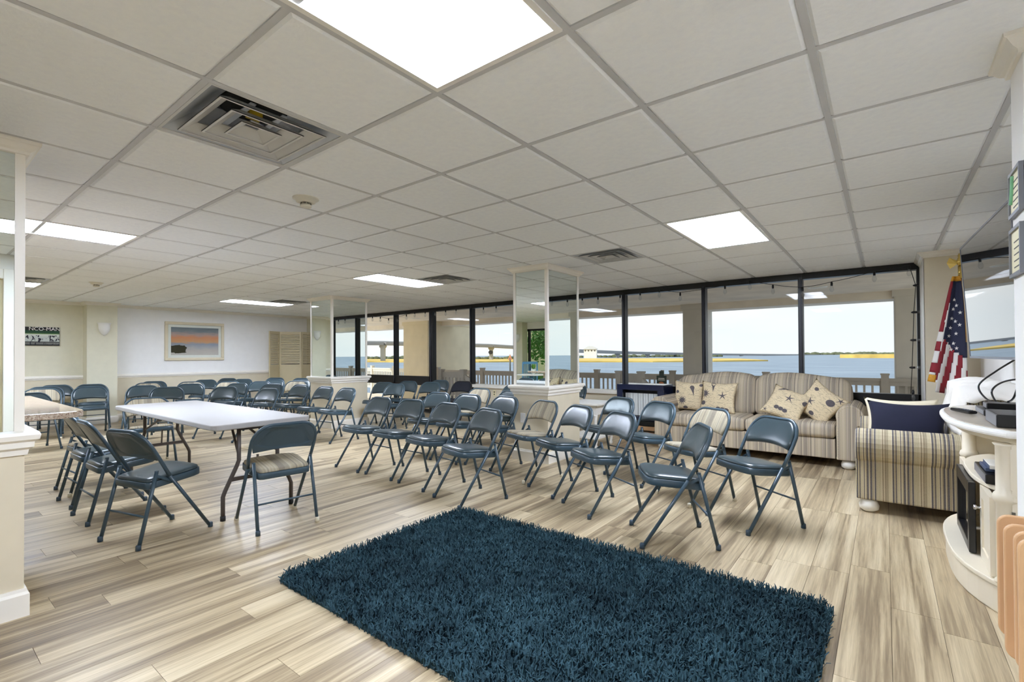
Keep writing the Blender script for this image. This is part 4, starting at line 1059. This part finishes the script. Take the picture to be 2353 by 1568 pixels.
MB().box(-.34, .34, -.20, .19, .20, .268).obj('case_drawer', 'black_plastic', vc)
cr_ = thing('wooden_stand', 'pale slatted wooden stand under the navy glass case', 'stand', (-2.86, 6.95, 0))
for z0, z1 in ((.0, .05), (.055, .105), (.135, .195)): MB().box(-.33, .33, -.19, -.17, z0, z1).obj('slat', 'maple', cr_)
for sx in (-.32, .32): MB().box(sx-.02, sx+.02, -.17, .18, 0, .195).obj('side_panel', 'maple', cr_)

# ---- media console: bow front
CO = thing('media_console', 'cream bow-front media console at the right wall', 'console', (.52, 3.82, 0))
def bow(f, s0=-.66, s1=.72, grow=0.):
    """bow outline, local: front towards -X; returns polygon (x,y)"""
    pts = []
    for k in range(17):
        u = k/16; y = s0+(s1-s0)*u; x = -.235+.17*abs(2*u-1)**3.0*1.0
        pts.append((x-f, y))
    return pts+[(.215, s1+grow), (.215, s0-grow)]
MB().prism(bow(0.), 0, .13).obj('plinth', 'console_cream', CO, .01)
MB().prism(bow(.012), .13, .155).obj('plinth_moulding', 'console_cream', CO, .006)
MB().prism(bow(-.03), .815, .845).obj('cornice', 'console_cream', CO, .006)
MB().prism(bow(.02, -.69, .75), .845, .878).obj('top_edge', 'white_paint', CO, .012)
MB().prism(bow(.0, -.66, .72), .878, .882).obj('top_panel', 'console_top', CO)
MB().box(.17, .215, -.63, .69, .155, .815).obj('back_panel', 'console_cream', CO)
MB().box(-.06, .215, -.635, -.605, .155, .815).obj('side_panel', 'console_cream', CO)
MB().box(-.06, .215, .665, .695, .155, .815).obj('side_panel', 'console_cream', CO)
MB().prism(bow(-.085, -.60, .66), .545, .57).obj('shelf', 'console_cream', CO, .006)
for yy in (-.60, .655):
    MB().lathe([(.045, .155), (.045, .165), (.036, .175), (.036, .53), (.045, .54), (.05, .555), (.045, .575), (.036, .585), (.036, .80), (.046, .812)], 14, (-.075, yy, 0), 1., 1.).obj('corner_column', 'console_cream', CO)
MB().box(-.065, .20, -.637, -.630, .60, .79).obj('side_frame', 'console_cream', CO)
MB().box(-.060, .21, -.645, -.635, .545, .572).obj('side_moulding', 'console_cream', CO, .004)
MB().box(-.062, -.050, -.638, -.632, .44, .50).obj('side_hinge', 'dark_ink', CO)
for y0, y1 in ((-.56, -.26), (.33, .62)):
    xq = -.115 if y0 < 0 else -.115
    d = MB(); d.box(xq-.012, xq+.012, y0, y0+.05, .16, .54); d.box(xq-.012, xq+.012, y1-.05, y1, .16, .54); d.box(xq-.012, xq+.012, y0+.05, y1-.05, .16, .22); d.box(xq-.012, xq+.012, y0+.05, y1-.05, .48, .54); d.box(xq-.004, xq+.008, y0+.05, y1-.05, .22, .48)
    dd = d.obj('cabinet_door', 'console_cream', CO)
    kn_ = MB().lathe([(.001, .03), (.012, .028), (.014, .02), (.006, .014), (.006, 0), (.010, -.002)], 12).obj('knob', 'chrome', dd); kn_.location = (xq-.012, y1-.025 if y0 < 0 else y0+.025, .42); kn_.rotation_euler = (0, -PI/2, 0)
b = MB(); b.box(-.17, -.14, -.24, -.19, .16, .54); b.box(-.17, -.14, .26, .31, .16, .54); b.box(-.17, -.14, -.19, .26, .47, .54); b.box(-.17, -.14, -.19, .26, .16, .21)
fp = b.obj('fireplace_frame', 'black_plastic', CO, .004)
MB().box(-.150, -.146, -.19, .26, .21, .47).obj('fireplace_glass', 'tv_screen', fp)
# items on and in the console
def slab(name, label, cat, x0, x1, y0, y1, z0, z1, mat, bevel=.003, extra=None):
    t = thing(name, label, cat, ((x0+x1)/2, (y0+y1)/2, z0)); hx, hy = (x1-x0)/2, (y1-y0)/2
    MB().box(-hx, hx, -hy, hy, 0, z1-z0).obj('case', mat, t, bevel)
    if extra: extra(t, hx, hy, z1-z0)
    return t
def face_l(t, hx, hy, h): MB().box(-hx-.002, -hx, -hy+.004, hy-.004, .004, h-.004).obj('front_panel', 'gray_plastic', t)
slab('cable_box', 'flat black cable box on the console top nearest the viewer', 'electronics', .42, .70, 3.24, 3.55, .884, .944, 'black_plastic', .004, face_l)
def stacked(t, hx, hy, h):
    MB().box(-hx-.002, -hx, -hy+.01, hy-.01, .006, h-.004).obj('front_panel', 'gray_plastic', t)
slab('router', 'black router box farther back on the console top', 'electronics', .44, .66, 3.78, 4.10, .884, .916, 'black_plastic', .003, stacked)
slab('media_player', 'small dark media box stacked on the router', 'electronics', .46, .62, 3.84, 3.98, .918, .952, 'black_plastic', .003, stacked)
t = thing('remote_control', 'black remote control on the console edge', 'remote', (.37, 3.95, .884)); t.rotation_euler = (0, 0, .35)
MB().box(-.022, .022, -.10, .10, 0, .018).obj('remote_body', 'black_plastic', t, .008)
for k in range(5):
    for q in (-.010, 0, .010): MB().box(q-.003, q+.003, -.07+k*.022, -.062+k*.022, .018, .020).obj('button', 'gray_plastic', t)
def spine(t, hx, hy, h): MB().box(-hx-.001, -hx, -hy, hy, .002, h-.002).obj('spine', 'dvd_blue', t)
slab('disc_player', 'black disc player on the open console shelf', 'electronics', .40, .66, 3.42, 3.80, .572, .620, 'black_plastic', .004, face_l)
slab('disc_case', 'dark blue disc case stacked on the shelf disc player', 'disc case', .41, .55, 3.50, 3.70, .622, .640, 'dvd_blue', .002, spine)
slab('disc_case', 'pale topped disc case uppermost on the shelf stack', 'disc case', .42, .56, 3.46, 3.66, .642, .662, 'paper_white', .002, spine)
pt = thing('potted_plant', 'small spiky green plant in a pebble pot on the cable box', 'plant', (.60, 3.46, .945))
MB().lathe([(.001, 0), (.028, 0), (.036, .04), (.034, .042), (.030, .036), (.001, .034)], 16).obj('pot', 'pebble', pt)
rr = random.Random(9)
for k in range(26):
    a = k*2.4; ln = rr.uniform(.07, .12); le = .35+.75*(k % 7)/7
    b = MB()
    def lf(u, v, a=a, ln=ln, le=le):
        s_ = ln*v; r = s_*math.sin(le+.5*v); z = .035+s_*math.cos(le+.5*v); wd = .009*(1-v)**.7*(u-.5)*2
        return (r*math.cos(a)-wd*math.sin(a), r*math.sin(a)+wd*math.cos(a), z+abs(wd)*.4)
    b.grid(lf, 2, 5); b.obj('leaf', 'leaf', pt)
# cables hanging from the television
for k, (pp, lab) in enumerate((([(.66, 4.25, 1.24), (.64, 4.15, 1.10), (.60, 4.05, .98), (.56, 3.95, .955)], 'thick black television cable hanging straight to the media boxes'),
                     ([(.67, 4.28, 1.22), (.58, 4.45, 1.12), (.50, 4.50, 1.02), (.52, 4.35, .94), (.56, 4.08, .93)], 'looped black television cable bulging out to the left'),
                     ([(.70, 4.0, 1.10), (.60, 4.3, 1.06), (.55, 4.40, .99), (.56, 4.25, .915), (.58, 4.10, .91)], 'lower black cable curling behind the router'))):
    cu = []
    for i in range(len(pp)-1):
        p0, p1, p2, p3 = [Vector(pp[max(0, min(len(pp)-1, i+d))]) for d in (-1, 0, 1, 2)]
        for s_ in range(8):
            u = s_/8; cu.append(.5*((2*p1)+(-p0+p2)*u+(2*p0-5*p1+4*p2-p3)*u*u+(-p0+3*p1-3*p2+p3)*u**3))
    cu.append(Vector(pp[-1]))
    o = MB().tube(cu, .0055, 8).obj('cable', 'black_plastic'); tag(o, lab, 'cable', 'television cables')
# ---- television on the side wall
tv = thing('television', 'large flat television on the right wall reflecting the windows', 'television', (.53, 4.28, 1.62)); tv.rotation_euler = (0, -.058, .038)
MB().box(-.012, .030, -.735, .735, -.42, .42).obj('tv_case', 'black_plastic', tv, .004)
MB().box(-.0135, -.012, -.722, .722, -.405, .408).obj('tv_panel', 'tv_screen', tv)
b = MB(); b.box(-.016, .0, -.735, .735, .408, .42); b.box(-.016, 0, -.735, .735, -.42, -.405); b.box(-.016, 0, .722, .735, -.405, .408); b.box(-.016, 0, -.735, -.722, -.405, .408)
b.obj('tv_bezel', 'gray_plastic', tv)
MB().box(.03, .18, -.1, .1, -.12, .12).obj('wall_mount', 'black_plastic', tv)
# ---- flag on its staff
fl = thing('flag', 'furled striped flag with white stars on a wooden staff', 'flag', (.585, 6.33, 0))
MB().lathe([(.001, 0), (.14, 0), (.14, .02), (.10, .04), (.03, .06), (.02, .10), (.001, .10)], 20).obj('flag_stand', 'brass', fl)
MB().tube([(0, 0, .06), (0, 0, 2.04)], .013, 10).obj('staff', 'pole_wood', fl)
MB().tube([(0, 0, 1.96), (0, 0, 2.08)], .016, 10).obj('ferrule', 'brass', fl)
eg = MB(); eg.lathe([(.001, .0), (.018, .01), (.026, .04), (.018, .075), (.012, .085), (.016, .10), (.010, .12), (.001, .125)], 12, (0, 0, 2.08))
eg.add([(-.015, 0, 2.13), (-.075, 0, 2.17), (-.095, .01, 2.12), (-.07, .01, 2.06), (-.02, 0, 2.10)], [(0, 1, 2, 3, 4)]); eg.add([(.015, 0, 2.13), (.05, 0, 2.165), (.06, .01, 2.11), (.045, .01, 2.06), (.02, 0, 2.10)], [(0, 1, 2, 3, 4)])
eg.obj('eagle_finial', 'brass', fl)
def drape(u, v):
    wd = .045+.20*v**.8; x = -.035-.10*v**1.2+(u-.45)*wd*1.25
    y = -.03-.035*math.sin(u*PI*2.6+.4)*(.3+.7*v)-.03*v
    z = 1.98-1.16*v+(.05*(1-u)*v if u < .5 else -.02*v)
    return (x, y, z)
NU, NV = 30, 48
can, red, whi, gold, tassel = MB(), MB(), MB(), MB(), MB()
for j in range(NV):
    for i in range(NU):
        u, v = (i+.5)/NU, (j+.5)/NV
        q = [drape(i/NU, j/NV), drape((i+1)/NU, j/NV), drape((i+1)/NU, (j+1)/NV), drape(i/NU, (j+1)/NV)]
        if i == NU-1 and v < .55 or j < 2: tgt = gold
        elif v < .50+.18*u and u > .26-.10*v: tgt = can
        elif u < .18 and v > .40: tgt = red if int((v-.40)/.085) % 2 == 0 else whi
        else: tgt = red if int((u+.42*(v-.5))*7.0+.3) % 2 == 0 else whi
        if u < .2 and .86 < v < .92: tgt = tassel
        if u < .22 and v >= .92: continue
        tgt.add(q, [(0, 1, 2, 3)], True)
for b, nm, mm in ((can, 'canton', 'navy_cloth'), (red, 'red_stripes', 'red_cloth'), (whi, 'white_stripes', 'white_cloth'), (gold, 'fringe', 'gold_fringe'), (tassel, 'corner_fringe', 'gold_fringe')):
    o = weld(b).obj(nm, mm, fl); s2 = o.modifiers.new('s', 'SOLIDIFY'); s2.thickness = .004
for k, (u, v) in enumerate(((.45, .20), (.62, .24), (.44, .28), (.42, .36), (.60, .37), (.40, .44), (.66, .47), (.38, .51), (.58, .55), (.70, .59), (.50, .60), (.78, .40), (.80, .30))):
    c = Vector(drape(u, v)); a = Vector(drape(u+.03, v))-c; a.normalize(); dn = Vector(drape(u, v+.02))-c; dn.normalize(); nn = a.cross(dn).normalized()
    if nn.y > 0: nn = -nn
    b = MB(); b.add([c+nn*.006]+[c+nn*.006+(a*math.cos(PI/2+i*PI/5)-dn*math.sin(PI/2+i*PI/5))*(.020 if i % 2 == 0 else .008) for i in range(10)], [(0, 1+i, 1+(i+1) % 10) for i in range(10)])
    b.obj('star', 'white_cloth', fl)
# ---- notices on the right pier
for k, (z0, z1, lab) in enumerate(((1.715, 1.875, 'framed cream notice with a green arc on the right pier, upper'), (1.505, 1.675, 'framed cream notice on the right pier, lower of two'))):
    t = thing('framed_notice', lab, 'notice', (.369, 2.38, z0), 0, 'notices on the right pier'); h = z1-z0
    b = MB(); b.box(-.012, 0, -.095, .08, 0, .012); b.box(-.012, 0, -.095, .08, h-.012, h); b.box(-.012, 0, -.095, -.083, .012, h-.012); b.box(-.012, 0, .072, .08, .012, h-.012); b.obj('frame', 'gray_plastic', t)
    MB().box(-.006, -.001, -.083, .072, .012, h-.012).obj('sheet', 'cream_paper', t)
    for q in range(5): MB().box(-.0068, -.006, -.06+.012*(q % 2), .03, .03+q*.022, .034+q*.022).obj('text_line', 'dark_ink', t)
    if k == 0: MB().tube([(-.0075, .055-.03*math.sin(a*.5), .05+.10*a/3) for a in [i*.4 for i in range(8)]], .007, 6).obj('green_arc', 'green_ink', t)
# ---- wooden tray tables hung in their rack
for k, (x, y, z0, z1, lab) in enumerate(((.283, 2.215, .325, .716, 'wooden tray table hanging in the rack, farthest from the viewer'), (.288, 2.14, .290, .708, 'wooden tray table hanging in the rack, second from the back'), (.283, 1.955, .345, .738, 'wooden tray table hanging in the rack, second from the front'), (.283, 1.905, .300, .732, 'wooden tray table hanging in the rack, nearest the viewer'))):
    t = thing('tray_table', lab, 'tray table', (x+.22, y, (z0+z1)/2), 0, 'wooden tray tables'); hz = (z1-z0)/2
    o = MB().prism(rrect(.22, hz, .03, 5), -.009, .009, 'y').obj('tray_top', 'maple', t, .004)
    MB().prism(rrect(.19, hz-.03, .02, 5), -.0115, -.009, 'y').obj('tray_inlay', 'maple', o)
t = thing('tray_rack', 'wooden floor rack holding the tray tables', 'rack', (.56, 2.05, 0))
MB().box(-.02, .02, -.13, .19, .70, .735).obj('carry_bar', 'maple', t); MB().box(-.02, .02, .20, .22, 0, .72).obj('upright', 'maple', t); MB().box(-.02, .02, -.16, -.135, 0, .72).obj('upright', 'maple', t)
MB().box(-.13, .13, .195, .225, 0, .03).obj('foot_bar', 'maple', t); MB().box(-.13, .13, -.165, -.13, 0, .03).obj('foot_bar', 'maple', t)

# ---- end wall: picture, street photo, sconce, folding screen
pc = thing('framed_picture', 'framed beach sunset picture with white mat on the end wall', 'picture', (XL, 4.13, 1.59))
b = MB(); W2, H2 = .575, .415
b.box(0, .035, -W2, W2, H2-.06, H2); b.box(0, .035, -W2, W2, -H2, -H2+.06); b.box(0, .035, -W2, -W2+.06, -H2+.06, H2-.06); b.box(0, .035, W2-.06, W2, -H2+.06, H2-.06)
b.obj('picture_frame', 'cream_fabric', pc, .008)
MB().box(.002, .012, -W2+.06, W2-.06, -H2+.06, H2-.06).obj('mat_board', 'paper_white', pc)
MB().box(.012, .014, -W2+.115, W2-.115, -H2+.115, H2-.115).obj('beach_print', 'beach_print', pc)
MB().box(.018, .020, -W2+.06, W2-.06, -H2+.06, H2-.06).obj('picture_glass', 'glass', pc)
sp_ = thing('street_photo', 'dark canvas street photo with a lettered sign on the far left wall', 'picture', (XL+.004, 1.63, 1.635))
MB().box(0, .03, -.29, .29, -.165, .165).obj('canvas', 'black_plastic', sp_)
MB().box(.03, .031, -.285, .285, -.16, .16).obj('street_print', 'street_print', sp_)
text_mesh('NCO-MAN', 'sign_lettering', 'paper_white', .085, (.032, .09, .130), (PI/2, 0, PI/2), sp_)
def sconce(label, x, y, z, rz):
    t = thing('wall_sconce', label, 'sconce', (x, y, z), rz, 'plaster wall sconces')
    b = MB()
    def sh(u, v):
        a = PI*u; prof = [(.0, -.13), (.022, -.125), (.05, -.10), (.078, -.05), (.088, .0), (.09, .06), (.098, .085), (.108, .10)]
        k = v*(len(prof)-1); i = min(int(k), len(prof)-2); fr = k-i; r = prof[i][0]*(1-fr)+prof[i+1][0]*fr; zz = prof[i][1]*(1-fr)+prof[i+1][1]*fr
        return (r*math.sin(a), -r*math.cos(a), zz)
    b.grid(sh, 18, 21); o = b.obj('sconce_bowl', 'sconce_white', t); s2 = o.modifiers.new('s', 'SOLIDIFY'); s2.thickness = .006
    MB().lathe([(.001, -.145), (.010, -.14), (.012, -.13), (.001, -.125)], 10, (.008, 0, 0)).obj('finial', 'sconce_white', t)
sconce('white plaster wall sconce on the end wall pilaster', XL+.30, 2.50, 1.80, 0)
sconce('white plaster wall sconce on the far back pilaster, seen only in the column mirror', -9.24, YB+.28, 1.80, PI/2)
fs_ = thing('folding_screen', 'cream louvred folding screen standing at the end wall', 'screen', (-11.5, 6.0, 0))
sp4 = [(-11.72, 5.52), (-11.48, 5.82), (-11.52, 6.28), (-11.33, 6.66)]
sp4 = [(-11.62, 5.56), (-11.80, 5.90), (-11.50, 6.30), (-11.62, 6.68)]
for k in range(3):
    a, b_ = Vector(sp4[k]+(0,))-Vector((-11.5, 6.0, 0)), Vector(sp4[k+1]+(0,))-Vector((-11.5, 6.0, 0)); d = b_-a; L = d.length-.008; ang = math.atan2(d.y, d.x)
    pb = MB(); pb.box(0, .035, -.012, .012, .02, 1.86); pb.box(L-.035, L, -.012, .012, .02, 1.86); pb.box(.035, L-.035, -.012, .012, 1.80, 1.86); pb.box(.035, L-.035, -.012, .012, .98, 1.05); pb.box(.035, L-.035, -.012, .012, .02, .10); pb.box(.035, L-.035, -.004, .004, .10, .98)
    pn = pb.obj('screen_leaf', 'screen_tan', fs_); pn.location = a; pn.rotation_euler = (0, 0, ang)
    for q in range(17):
        z = 1.075+q*.0435; o = MB().add([(.035, -.011, z), (L-.035, -.011, z), (L-.035, .011, z+.030), (.035, .011, z+.030), (.035, -.011, z+.006), (L-.035, -.011, z+.006), (L-.035, .011, z+.036), (.035, .011, z+.036)], [(0,3,2,1),(4,5,6,7),(0,1,5,4),(2,3,7,6),(1,2,6,5),(3,0,4,7)]).obj('louvre_slat', 'screen_tan', pn)
# ---- string lights on the window head
sg = thing('string_lights', 'string of clear bulbs on a black wire along the window head', 'string lights', (-4, YW-.1, 2.2)); org = Vector((-4, YW-.1, 2.2))
bulbs = [(856, 731), (874, 732), (893, 736), (913, 733), (934, 727), (953, 721), (977, 720), (1000, 718), (1024, 717), (1048, 714), (1111, 711), (1140, 708), (1338, 690), (1374, 688), (1425, 684), (1471, 678), (1515, 671), (1563, 679), (1666, 663), (1723, 652), (1776, 662), (1844, 668), (1911, 656), (2009, 632), (2089, 618)]
top = [at_y(px, py, YW-.1)-org for px, py in bulbs]
wp = []
for a, b_ in zip(top, top[1:]):
    for s_ in range(5):
        u = s_/5; q = a.lerp(b_, u); q.z += .045-.01*math.sin(PI*u); wp.append(q)
wp.append(top[-1]+Vector((0, 0, .045)))
drop = [(2104, 656), (2100, 718), (2098, 782), (2096, 845), (2093, 905)]
dp = [at_y(px, py, YW-.1)-org for px, py in drop]
MB().tube(wp+dp, .004, 6).obj('wire', 'black_plastic', sg)
bm_ = MB().lathe([(.001, -.085), (.010, -.083), (.022, -.062), (.024, -.045), (.016, -.020), (.010, -.004)], 14).mesh('bulb', 'bulb_glass')
sk_ = MB().lathe([(.012, -.008), (.013, .0), (.013, .03), (.006, .045), (.001, .046)], 12).mesh('bulb_socket', 'black_plastic')
for q in top: o = link('bulb', bm_, sg); o.location = q; link('bulb_socket', sk_, o)
for k, q in enumerate(dp):
    o = link('bulb', bm_, sg); o.location = q+Vector((.02, 0, 0)); o.rotation_euler = (0, -PI/2, 0) if k < 4 else (0, 0, 0); link('bulb_socket', sk_, o)
p_ = at_y(1127, 810, YW)
o = MB().lathe([(.001, 0), (.055, 0), (.055, .003), (.001, .003)], 24, (0, 0, 0), 1., .72).obj('window_decal', 'dark_ink'); o.location = (p_.x, YW+.006, p_.z); o.rotation_euler = (PI/2, 0, 0); tag(o, 'dark oval sticker on the window glass left of the near column', 'sticker')
# ---- blue patio set seen in the column mirror
t = thing('slat_chair', 'light blue slat-back chair seen in the column mirror', 'chair', (-7.75, -1.55, 0), -.5)
MB().box(-.22, .22, -.22, .22, .43, .46).obj('seat', 'blue_chair', t, .01)
for sx in (-1, 1):
    MB().bar((sx*.2, .2, 0), (sx*.19, .2, .43), .04, .04).obj('leg', 'blue_chair', t); MB().bar((sx*.2, -.2, 0), (sx*.2, -.27, 1.05), .04, .04).obj('leg', 'blue_chair', t)
for k in range(6): MB().bar((-.14+k*.056, -.215, .46), (-.14+k*.056, -.265, 1.0), .022, .012).obj('back_slat', 'blue_chair', t)
MB().bar((-.2, -.27, 1.03), (.2, -.27, 1.03), .03, .07).obj('back_rail', 'blue_chair', t)
t = thing('patio_table', 'pale round table with blue base seen in the column mirror', 'table', (-7.25, -1.05, 0))
MB().lathe([(.001, .72), (.42, .72), (.44, .735), (.42, .75), (.001, .75)], 28).obj('table_top', 'paper_white', t)
for k in range(4): a = k*PI/2+.4; MB().tube([(math.cos(a)*.06, math.sin(a)*.06, .72), (math.cos(a)*.05, math.sin(a)*.05, .35), (math.cos(a)*.34, math.sin(a)*.34, .02)], .018, 8).obj('leg', 'blue_chair', t)
t = thing('table_plant', 'small green plant in a pale pot on the mirrored table', 'plant', (-7.22, -1.02, .75))
MB().lathe([(.001, 0), (.05, 0), (.065, .13), (.058, .132), (.001, .12)], 16).obj('pot', 'paper_white', t)
for k in range(18):
    a = k*2.4; le = .2+.7*(k % 5)/5; b = MB(); b.add([(0, 0, .12), (.02*math.cos(a+1.5)+.07*math.sin(le)*math.cos(a), .02*math.sin(a+1.5)+.07*math.sin(le)*math.sin(a), .12+.07*math.cos(le)), (.17*math.sin(le)*math.cos(a), .17*math.sin(le)*math.sin(a), .12+.17*math.cos(le)), (-.02*math.cos(a+1.5)+.07*math.sin(le)*math.cos(a), -.02*math.sin(a+1.5)+.07*math.sin(le)*math.sin(a), .12+.07*math.cos(le))], [(0, 1, 2, 3)]); b.obj('leaf', 'leaf', t)
